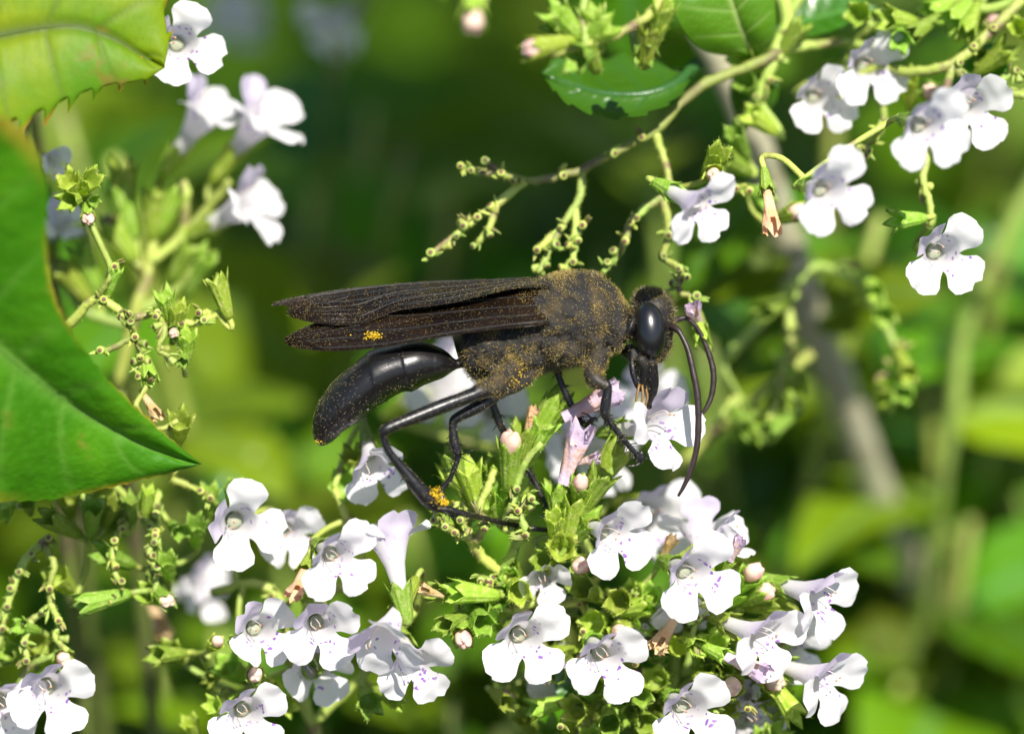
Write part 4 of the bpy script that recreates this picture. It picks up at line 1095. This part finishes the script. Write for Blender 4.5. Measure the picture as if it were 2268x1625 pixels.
for p, f, sc, bd in (((1000, 1010), (-.25, .9, .3), 1.05, 0), ((1035, 1030), (-.2, .85, .4), 1.1, 0), ((1000, 1050), (-.6, .6, .4), 1.0, 0), ((1098, 1030), (.0, .85, .5), 1.1, 0), ((1130, 990), (.05, .9, .4), 1.15, 1), ((1165, 945), (.15, .9, .4), 1.15, 0), ((1225, 900), (.5, .8, .2), 1.3, 0), ((1205, 935), (.4, .85, .3), 1.25, 0), ((1110, 1090), (.1, .6, .8), .9, 0), ((1075, 1105), (-.2, .6, .8), .8, 0),
                    ((1170, 1110), (.4, .7, .6), .8, 0), ((1235, 1080), (-.05, .95, .3), 1.1, 0), ((1275, 1110), (.2, .9, .4), 1.15, 0), ((1340, 1040), (.45, .8, .4), 1.3, 0), ((1360, 1010), (.55, .8, .2), 1.3, 0), ((1310, 1150), (.5, .6, .6), 1.0, 0), ((1285, 1075), (.1, .6, .7), .9, 1), ((965, 1150), (-.8, .2, .5), .7, 0), ((1130, 1280), (-.1, .3, .9), .9, 0), ((1100, 1320), (-.3, -.1, .9), 1.0, 0), ((1150, 1310), (.1, -.2, .9), 1.0, 0),
                    ((1055, 1340), (-.4, -.1, .9), 1.05, 0), ((1020, 1310), (-.8, .1, .6), 1.1, 0), ((960, 1310), (-.8, .2, .5), .9, 0), ((1070, 1380), (.2, -.3, .9), 1.0, 0), ((1025, 1410), (.1, -.5, .8), .9, 1), ((1230, 1150), (.0, .6, .7), .9, 0), ((1245, 1210), (.1, .2, .9), 1.1, 0), ((1200, 1240), (-.3, .1, .9), .9, 0), ((1130, 1250), (-.3, .4, .8), .7, 0), ((990, 1380), (-.5, -.2, .8), .9, 0)):
    s.calyx(*p, rng.uniform(-2.5, .5), f, sc, bud=bool(bd))
s.wilt(1175, 930, -.4, (.25, .9, .3), .55, 3, ped=False)
s.wilt(955, 1310, 0, (-.8, .25, .5), .55, 3, ped=False)
s.wilt(1310, 895, -.3, (.86, .42, .1), 1.15, 0, ped=False)
s.wilt(1270, 1005, .6, (.30, .92, .25), 1.2, 1, ped=False)
s.wilt(1300, 1020, .2, (.8, .2, .4), .55, 1, ped=False)
s.flower(1458, 940, .8, (.62, .10, .62), 82, 1.15, 3, ped=False)
s.flower(1290, 980, -14, (.5, .1, .8), 110, 1.55, 2)
s.flower(975, 850, -17, (.5, .3, .75), 120, 1.45, 1)
s.flower(1430, 880, -16, (.2, .3, .9), 100, 1.2, 4)
s.flower(1090, 900, -14, (.1, .2, .9), 100, 1.0, 4)
for p in ((985, 1165), (1010, 1180), (965, 1150), (1075, 1165), (1060, 1130), (1130, 1150), (1140, 1190), (1165, 1180), (1140, 1090), (1175, 1100), (1185, 1130), (1150, 1130), (1110, 1265), (1090, 1290), (1060, 1285), (1080, 1330), (1180, 1330), (1070, 1290), (1020, 1150)):
    s.scar(*p, 0)
s.leaf(1290, 1560, -4, (-.35, .9, .1), (-.2, .1, 1), 4.2, 0, LEAF_GL)
s.leaf(1275, 1400, -6, (.2, -.8, .2), (.3, .2, 1), 3.4, 0, LEAF_GL)

# dense head full of flowers in front of the wasp's face
s = Sprig('calamint_sprig', 'dense flower head crowded with white flowers below the wasp antennae', 'sprig', V(1480, 1660, -8))
s.stem([(1450, 1780, -12), (1470, 1640, -9), (1490, 1520, -7), (1500, 1420, -6), (1520, 1330, -5), (1500, 1250, -5)], .6, .4)
s.to_soil()
for pts in ([(1490, 1520, -7), (1400, 1480, -6), (1330, 1400, -5), (1290, 1330, -4), (1330, 1270, -4)], [(1500, 1440, -6), (1600, 1380, -5), (1660, 1310, -4), (1680, 1280, -3)], [(1490, 1530, -7), (1580, 1480, -5), (1680, 1460, -5), (1760, 1420, -5)], [(1470, 1640, -9), (1560, 1560, -6), (1640, 1540, -5), (1730, 1560, -6)], [(1400, 1480, -6), (1350, 1530, -6), (1300, 1560, -5)], [(1500, 1420, -6), (1440, 1360, -4), (1400, 1290, -4)]):
    s.stem(pts, .4, .3)
FL = [(1360, 1185, 2, (.45, -.15, .85), 150, 1.08, 3), (1445, 1140, -9, (.35, -.1, .9), 120, 1.35, 0), (1545, 1170, -4, (-.15, .85, -.35), 92, 1.05, 2), (1610, 1190, -2, (.7, .35, .3), 120, .9, 6), (1535, 1270, 3, (.32, -.12, .92), 150, 1.18, 0), (1500, 1340, -2, (-.1, -.6, .7), 150, .9, 4),
      (1815, 1320, 0, (.72, -.2, .62), 118, 1.1, 5), (1690, 1410, 2, (.62, -.22, .72), 120, 1.15, 3), (1750, 1425, -5, (.6, -.2, .8), 120, 1.1, 7), (1825, 1505, 0, (.72, -.22, .62), 120, 1.12, 3), (1525, 1570, 2, (.25, -.12, .93), 138, 1.2, 2), (1660, 1600, -4, (.35, -.1, .9), 110, 1.0, 4),
      (1160, 1415, 1, (.2, -.14, .94), 128, 1.12, 1), (1340, 1455, 2, (.2, -.2, .93), 122, 1.15, 2), (1235, 1490, -4, (-.2, -.7, .5), 140, 1.0, 5), (1205, 1278, -2, (.1, -.5, .85), 110, .8, 7), (1420, 1360, -4, (-.2, .1, .9), 90, .6, 4), (1650, 1535, -3, (-.3, .3, .8), 100, .5, 4)]
for a in FL:
    s.flower(*a)
s.wilt(1655, 1475, 1.5, (.8, -.35, .5), .95, 0)
s.wilt(1630, 1215, 1, (.3, .7, .5), .6, 0)
s.wilt(1475, 1400, 0, (-.5, -.8, .3), .8, 2, ped=False)
s.wilt(1480, 1210, -2, (.3, .6, .5), .6, 3)
s.wilt(1450, 1430, 0, (.8, -.3, .3), .5, 3, ped=False)
for p, f, bd in (((1290, 1250), (-.2, .0, .9), 1), ((1370, 1400), (.1, .2, .9), 1), ((1620, 1520), (.0, .1, .9), 1), ((1665, 1270), (.4, .5, .7), 1), ((1690, 1312), (.6, .3, .7), 1), ((1710, 1505), (.5, -.2, .7), 1), ((1640, 1250), (.3, .7, .6), 0), ((1645, 1300), (.4, .5, .7), 0), ((1720, 1340), (.7, .1, .6), 0), ((1580, 1425), (-.1, .3, .9), 0), ((1500, 1430), (.0, .2, .9), 0),
                 ((1620, 1440), (.3, .2, .9), 0), ((1545, 1430), (.2, -.2, .9), 0), ((1400, 1310), (.0, .3, .9), 0), ((1370, 1330), (-.2, .0, .9), 0), ((1310, 1380), (-.3, .0, .9), 0), ((1440, 1320), (.1, .4, .8), 0), ((1400, 1580), (-.1, -.3, .9), 0), ((1420, 1540), (.2, -.2, .9), 0), ((1570, 1520), (.2, -.2, .9), 0), ((1600, 1480), (.3, .2, .9), 0), ((1180, 1570), (-.9, -.2, .4), 0), ((1760, 1580), (.5, -.7, .4), 0),
                 ((1700, 1540), (.4, -.3, .8), 0), ((1320, 1520), (-.2, .2, .9), 0), ((1730, 1480), (.6, .2, .6), 0), ((1290, 1300), (-.5, .3, .8), 0), ((1450, 1500), (-.2, .3, .9), 0), ((1350, 1600), (.0, -.2, .9), 0), ((1270, 1570), (-.4, .1, .9), 0), ((1430, 1600), (.3, -.2, .9), 0), ((1560, 1380), (.1, .4, .9), 0)):
    s.calyx(*p, rng.uniform(-3, 0), f, rng.uniform(.85, 1.1), bud=bool(bd))
for _ in range(80):
    x, y = rng.uniform(1080, 1740), rng.uniform(1320, 1640)
    if (x < 1200 and y > 1600):
        continue
    s.calyx(x, y, rng.uniform(-8, -2.5), (rng.normal() * .5, rng.normal() * .4 + .25, .8), rng.uniform(.75, 1.05), bud=rng.random() < .1)
for _ in range(34):
    x, y = rng.uniform(1180, 1720), rng.uniform(1300, 1640)
    s.scar(x, y, rng.uniform(-3, 0), sc=.9)

# ------------------------------------------------------------------ two broad serrated leaves close to the lens
def leaf_thing(name, label, base, **k):
    t = thing(name, label, 'leaf', base)
    o = curve_leaf('blade', t, base, **k)
    return t
b = V(-420, 400, 24)
t = leaf_thing('broad_leaf', 'large smooth dark green pointed leaf with pale midrib and faded yellow rim', b, m='leaf_front',
    mid=[(-420, 400, 24), (-250, 560, 20), (-100, 692, 15), (0, 772, 12), (150, 888, 8), (300, 976, 5), (400, 1014, 3.5), (447, 1027, 3)],
    up=[(-420, 390, 24), (-250, 270, 27), (-70, 235, 25), (50, 285, 21), (106, 400, 18), (104, 520, 16), (124, 655, 13.5), (208, 798, 10), (306, 900, 7), (400, 988, 4), (447, 1027, 3)],
    lo=[(-420, 410, 24), (-390, 700, 22), (-250, 960, 17), (-100, 1095, 10), (60, 1112, 5.5), (200, 1092, 4), (320, 1062, 3.5), (400, 1042, 3.2), (447, 1027, 3)], bow=.5, teeth=.22, nteeth=34, vein_n=8)
mb = MB(); v, f = tube([(*V(-410, 402, 24), .9), (*V(-600, 250, 24), .8), (*V(-800, 200, 20), 1.0), (*(V(-850, 260, 15) + R3.T @ np.array([0, 0, -180.0])), 1.5), (*(V(-850, 260, 15) + R3.T @ np.array([0, 0, -370.0])), 2.0)], 8, 4); mb.add(v, f); mb.build('petiole', ['stem'], t, b)
b = V(-300, 150, 8)
t = leaf_thing('serrated_leaf', 'sunlit yellow-green leaf with coarse saw teeth along its lower edge', b, m='leaf_yellow',
    mid=[(-300, 150, 8), (-120, 110, 7.5), (0, 78, 7), (150, 56, 6.5), (240, 80, 6), (310, 120, 5.5), (366, 150, 5)],
    up=[(-300, 140, 8), (-200, -120, 6), (0, -240, 5), (200, -200, 4.5), (350, -70, 4.5), (384, 20, 4.5), (384, 90, 4.8), (366, 148, 5)],
    lo=[(-300, 160, 8), (-150, 330, 10), (0, 325, 8), (90, 292, 7), (160, 252, 6.5), (240, 216, 6), (320, 192, 5.5), (366, 152, 5)], bow=.5, teeth=2.6, nteeth=13, vein_n=6)
mb = MB(); v, f = tube([(*V(-295, 151, 8), .7), (*V(-480, 200, 9), .7), (*V(-700, 150, 9), .9), (*(V(-760, 220, 5) + R3.T @ np.array([0, 0, -180.0])), 1.4), (*(V(-760, 220, 5) + R3.T @ np.array([0, 0, -370.0])), 2.0)], 8, 4); mb.add(v, f); mb.build('petiole', ['stem'], t, b)

# ------------------------------------------------------------------ stems and leaves behind
s = Sprig('woody_stem', 'thick grey-brown woody stem slanting down behind the flowers', 'stem', V(2000, 1300, -38))
s.stem([(1560, 60, -26), (1640, 230, -29), (1690, 380, -33), (1750, 560, -38), (1800, 720, -43), (1860, 860, -50), (1910, 1000, -57), (1960, 1140, -65), (2030, 1280, -74), (2080, 1420, -84), (2180, 1750, -105), (2300, 2300, -140)], 1.35, 1.8, 'woody', sides=12, knots=.04)
s.leaf(1790, 700, -41, (.9, .3, .2), (.1, .6, .7), 11, 1); s.leaf(1750, 560, -36, (-.8, -.3, .1), (.2, .6, .7), 11, 0); s.leaf(1700, 400, -33, (-.6, -.7, .1), (.2, .5, .8), 12, 2)
s = Sprig('calamint_sprig', 'soft green forked stalk crossing the thick woody stem', 'sprig', V(1560, 1000, -26))
s.stem([(1480, 1060, -26), (1600, 940, -25), (1700, 860, -24), (1800, 780, -24)], .5, .4)
s.stem([(1600, 800, -22), (1680, 720, -21), (1750, 640, -21), (1810, 590, -22), (1900, 620, -24)], .45, .35)
s.stem([(1740, 660, -21), (1750, 740, -20), (1730, 860, -18), (1700, 930, -17)], .4, .35)
s.stem([(1900, 620, -24), (1940, 680, -22), (1970, 740, -21), (2000, 830, -20), (1980, 890, -20)], .4, .3)
for x, y in ((1690, 930), (1660, 945), (1720, 900), (1710, 950), (1690, 960), (1760, 850), (1690, 690), (1935, 640), (1960, 700), (2000, 870), (1960, 890), (2010, 820)):
    s.calyx(x, y, -17, (rng.normal() * .5, -.4, .7), .95)
for x, y in ((1740, 720), (1750, 770), (1740, 800), (1770, 850), (2020, 740), (1990, 780), (1985, 850)):
    s.scar(x, y, -19, sc=1.4)
s = Sprig('pale_stem', 'slender yellow-green upright stem lost in the blur beyond the open flowers', 'stem', V(2100, 1100, -52))
s.stem([(2330, 330, -46), (2240, 500, -48), (2170, 640, -50), (2130, 760, -52), (2115, 900, -54), (2080, 1100, -60), (2040, 1400, -75), (2000, 1800, -95)], .7, .7)

# far flowers
s = Sprig('calamint_sprig', 'out of focus sprig with pale flowers in the gloom beyond the wasp', 'sprig', V(740, 200, -50))
s.stem([(760, 700, -80), (720, 400, -70), (735, 150, -56), (740, 80, -53)], .35, .3, 'stem_olive')
s.flower(740, 50, -62, (-.55, -.5, .6), 60, 1.15, 0); s.flower(505, 40, -95, (.6, .3, .6), 110, 1.4, 2)
s.flower(1850, 1075, -85, (-.3, -.3, .8), 60, .9, 1, ped=False)
s.calyx(1048, 40, -20, (0, -.8, .5), 1.2, bud=True)
s.stem([(1080, -60, -22), (1070, 0, -21), (1060, 25, -20)], .35, .3)

# leafy stems: explicit soft green masses, then fill
def leafy(label, group, base, tip, L, nl, seed, lean=None, tone=None):
    r = np.random.default_rng(seed)
    s = Sprig('leafy_stem', label, 'plant', base, group)
    base, tip = np.asarray(base, float), np.asarray(tip, float)
    mid = (base + tip) / 2 + r.normal(size=3) * [4, 2, 4]
    s.stem([base, mid, tip], 1.0, .5, attach='mm')
    q = catmull(np.array([base, mid, tip]), 12)
    for k in range(nl):
        t = (k + .5) / nl * .8 + .2
        p = q[int(t * (len(q) - 1))]
        a = k * 2.4 + r.uniform(-.4, .4)
        ax = unit(tip - base); e1 = unit(np.cross(ax, [0, 0, 1.0]) + 1e-3); e2 = np.cross(ax, e1)
        d = unit((e1 * math.cos(a) + e2 * math.sin(a)) + ax * r.uniform(.1, .6))
        up = R3.T @ np.array([0, 0, 1.0]) + r.normal(size=3) * .3
        z = unit(up - d * up.dot(d)); x = np.cross(d, z)
        o = link_mesh('leaf', LEAF_BG[r.integers(0, 4)], s.root)
        place(o, s.loc(p + d * 1.2), np.stack([x, d, z], 1), L * r.uniform(.75, 1.2) * (1.1 - .4 * t))
    return s
GDOWN = R3.T @ np.array([0, 0, -1.0])                 # gravity in view axes
LAB = 'leafy green stem in the soft foliage beyond the flowers'
GRP = 'leafy stems beyond the flowers'
r = np.random.default_rng(3)
spots = []
for (px, py, w, L) in ((900, 330, -75, 24), (820, 250, -95, 26), (1000, 420, -85, 24), (700, 420, -90, 24), (640, 900, -85, 22), (560, 1000, -60, 18), (480, 1400, -60, 18), (330, 1480, -70, 20), (1560, 760, -60, 20), (1600, 950, -80, 24), (1500, 1050, -90, 24),
                      (2050, 800, -60, 24), (2200, 1000, -70, 26), (2230, 700, -80, 26), (1950, 980, -85, 26), (2150, 1150, -65, 24), (1900, 1350, -85, 26), (2080, 1480, -95, 26), (2230, 1300, -75, 22), (2000, 1500, -70, 20), (1350, 560, -90, 22), (1150, 620, -100, 24),
                      (250, 350, -50, 18), (140, 250, -60, 18), (1420, 100, -70, 20), (1950, 480, -50, 18), (2250, 450, -60, 20), (1850, 160, -60, 20), (1150, 1500, -40, 14), (1000, 1560, -45, 14), (900, 1150, -70, 18), (760, 780, -95, 26), (1700, 1150, -75, 22), (1150, 1000, -60, 16)):
    tip = V(px, py, w)
    leafy(LAB, GRP, tip + GDOWN * r.uniform(70, 110) + r.normal(size=3) * 8, tip, L, 9, int(r.integers(1e6)))
for _ in range(60):
    tip = V(r.uniform(-300, 2600), r.uniform(-200, 1900), r.uniform(-210, -115))
    leafy(LAB, GRP, tip + GDOWN * r.uniform(70, 110), tip, r.uniform(22, 34), 10, int(r.integers(1e6)))

# pale leaves that throw the sunlight back
HALF = unit(SUN_VIEW / np.linalg.norm(SUN_VIEW) + np.array([0, 0, 1.0]))
for px, py, w, L in ((1990, 700, -75, 10), (2080, 1530, -95, 15), (2200, 1330, -90, 11), (555, 1010, -80, 11), (700, 1530, -70, 9), (1720, 1180, -85, 13), (1560, 640, -50, 9), (2240, 560, -80, 11), (610, 1560, -85, 10), (640, 260, -100, 13)):
    s = leafy('leafy stem with one pale leaf shining in the sun beyond the flowers', 'leafy stems with a shining leaf', V(px, py, w) + GDOWN * 80, V(px, py, w) + GDOWN * 14 + np.array([0, 0, -6.0]), 16, 5, int(r.integers(1e6)))
    dr = unit(np.cross(HALF, r.normal(size=3)))
    p = V(px, py, w) - dr * L * .5
    o = link_mesh('leaf', LEAF_GL[0], s.root); place(o, s.loc(p), np.stack([np.cross(dr, HALF), dr, HALF], 1), L)

# leafy stems added above the view to shade the foliage behind
SV = SUN_VIEW / np.linalg.norm(SUN_VIEW)
r = np.random.default_rng(11)
for px, py, w, k in ((1000, 60, -100, 85), (1130, 130, -105, 85), (850, 60, -110, 95), (640, 20, -120, 105), (1230, 40, -110, 90), (2250, 300, -100, 85), (1300, 300, -115, 100), (1750, 100, -110, 95), (1050, 180, -80, 65), (950, 80, -75, 60), (1120, 40, -70, 52), (820, 60, -70, 55), (1260, 480, -110, 105)) + tuple((x_, y_, w_, k_) for x_ in (650, 800, 950, 1100, 1250, 1400) for y_, w_, k_ in ((60, -150, 120), (170, -190, 150))):
    c = V(px, py, w) + SV * k
    c[1] = max(c[1], 27 * (D - c[2]) / D + 16)
    leafy('added unseen leafy stem that shades the foliage below', 'added unseen leafy stems for shade', c + GDOWN * 30 + np.array([0, 4, -20.0]), c, 24, 9, int(r.integers(1e6)))

# low undergrowth that hides the soil
mb_v, mb_f = [], []
n = 9000
ctr = np.stack([r.uniform(-420, 420, n), r.uniform(-150, 900, n), r.uniform(0, 130, n) ** 1.0], 1)
a, tl, L = r.uniform(0, 6.28, n), r.normal(size=n) * .5, r.uniform(14, 30, n)
d = np.stack([np.cos(a) * np.cos(tl), np.sin(a) * np.cos(tl), np.sin(tl)], 1)
sde = np.stack([-np.sin(a), np.cos(a), r.normal(size=n) * .3], 1)
prof = [(0, .02), (.3, .30), (.6, .27), (.85, .13), (1, .0)]
V_, F_ = [], []
for i, (t_, h_) in enumerate(prof):
    for sg in (-1, 0, 1):
        V_.append(ctr + d * (t_ * L)[:, None] + sde * (sg * h_ * L)[:, None] + np.array([0, 0, 1.0]) * (-.25 * t_ ** 2 * L + .12 * abs(sg) * h_ * L)[:, None])
Vv = np.stack(V_, 1).reshape(-1, 3)
q = [(i * 3 + j, i * 3 + j + 1, i * 3 + j + 4, i * 3 + j + 3) for i in range(4) for j in range(2)]
Fv = (np.array(q)[None] + (np.arange(n) * 15)[:, None, None]).reshape(-1, 4)
me = bpy.data.meshes.new('undergrowth'); me.from_pydata((Vv * .001).tolist(), [], Fv.tolist()); me.materials.append(M['undergrowth'])
me.polygons.foreach_set('use_smooth', [True] * len(me.polygons))
o = link_mesh('undergrowth', me); o['kind'] = 'stuff'; o['label'] = 'low dark green undergrowth covering the soil'; o['category'] = 'undergrowth'
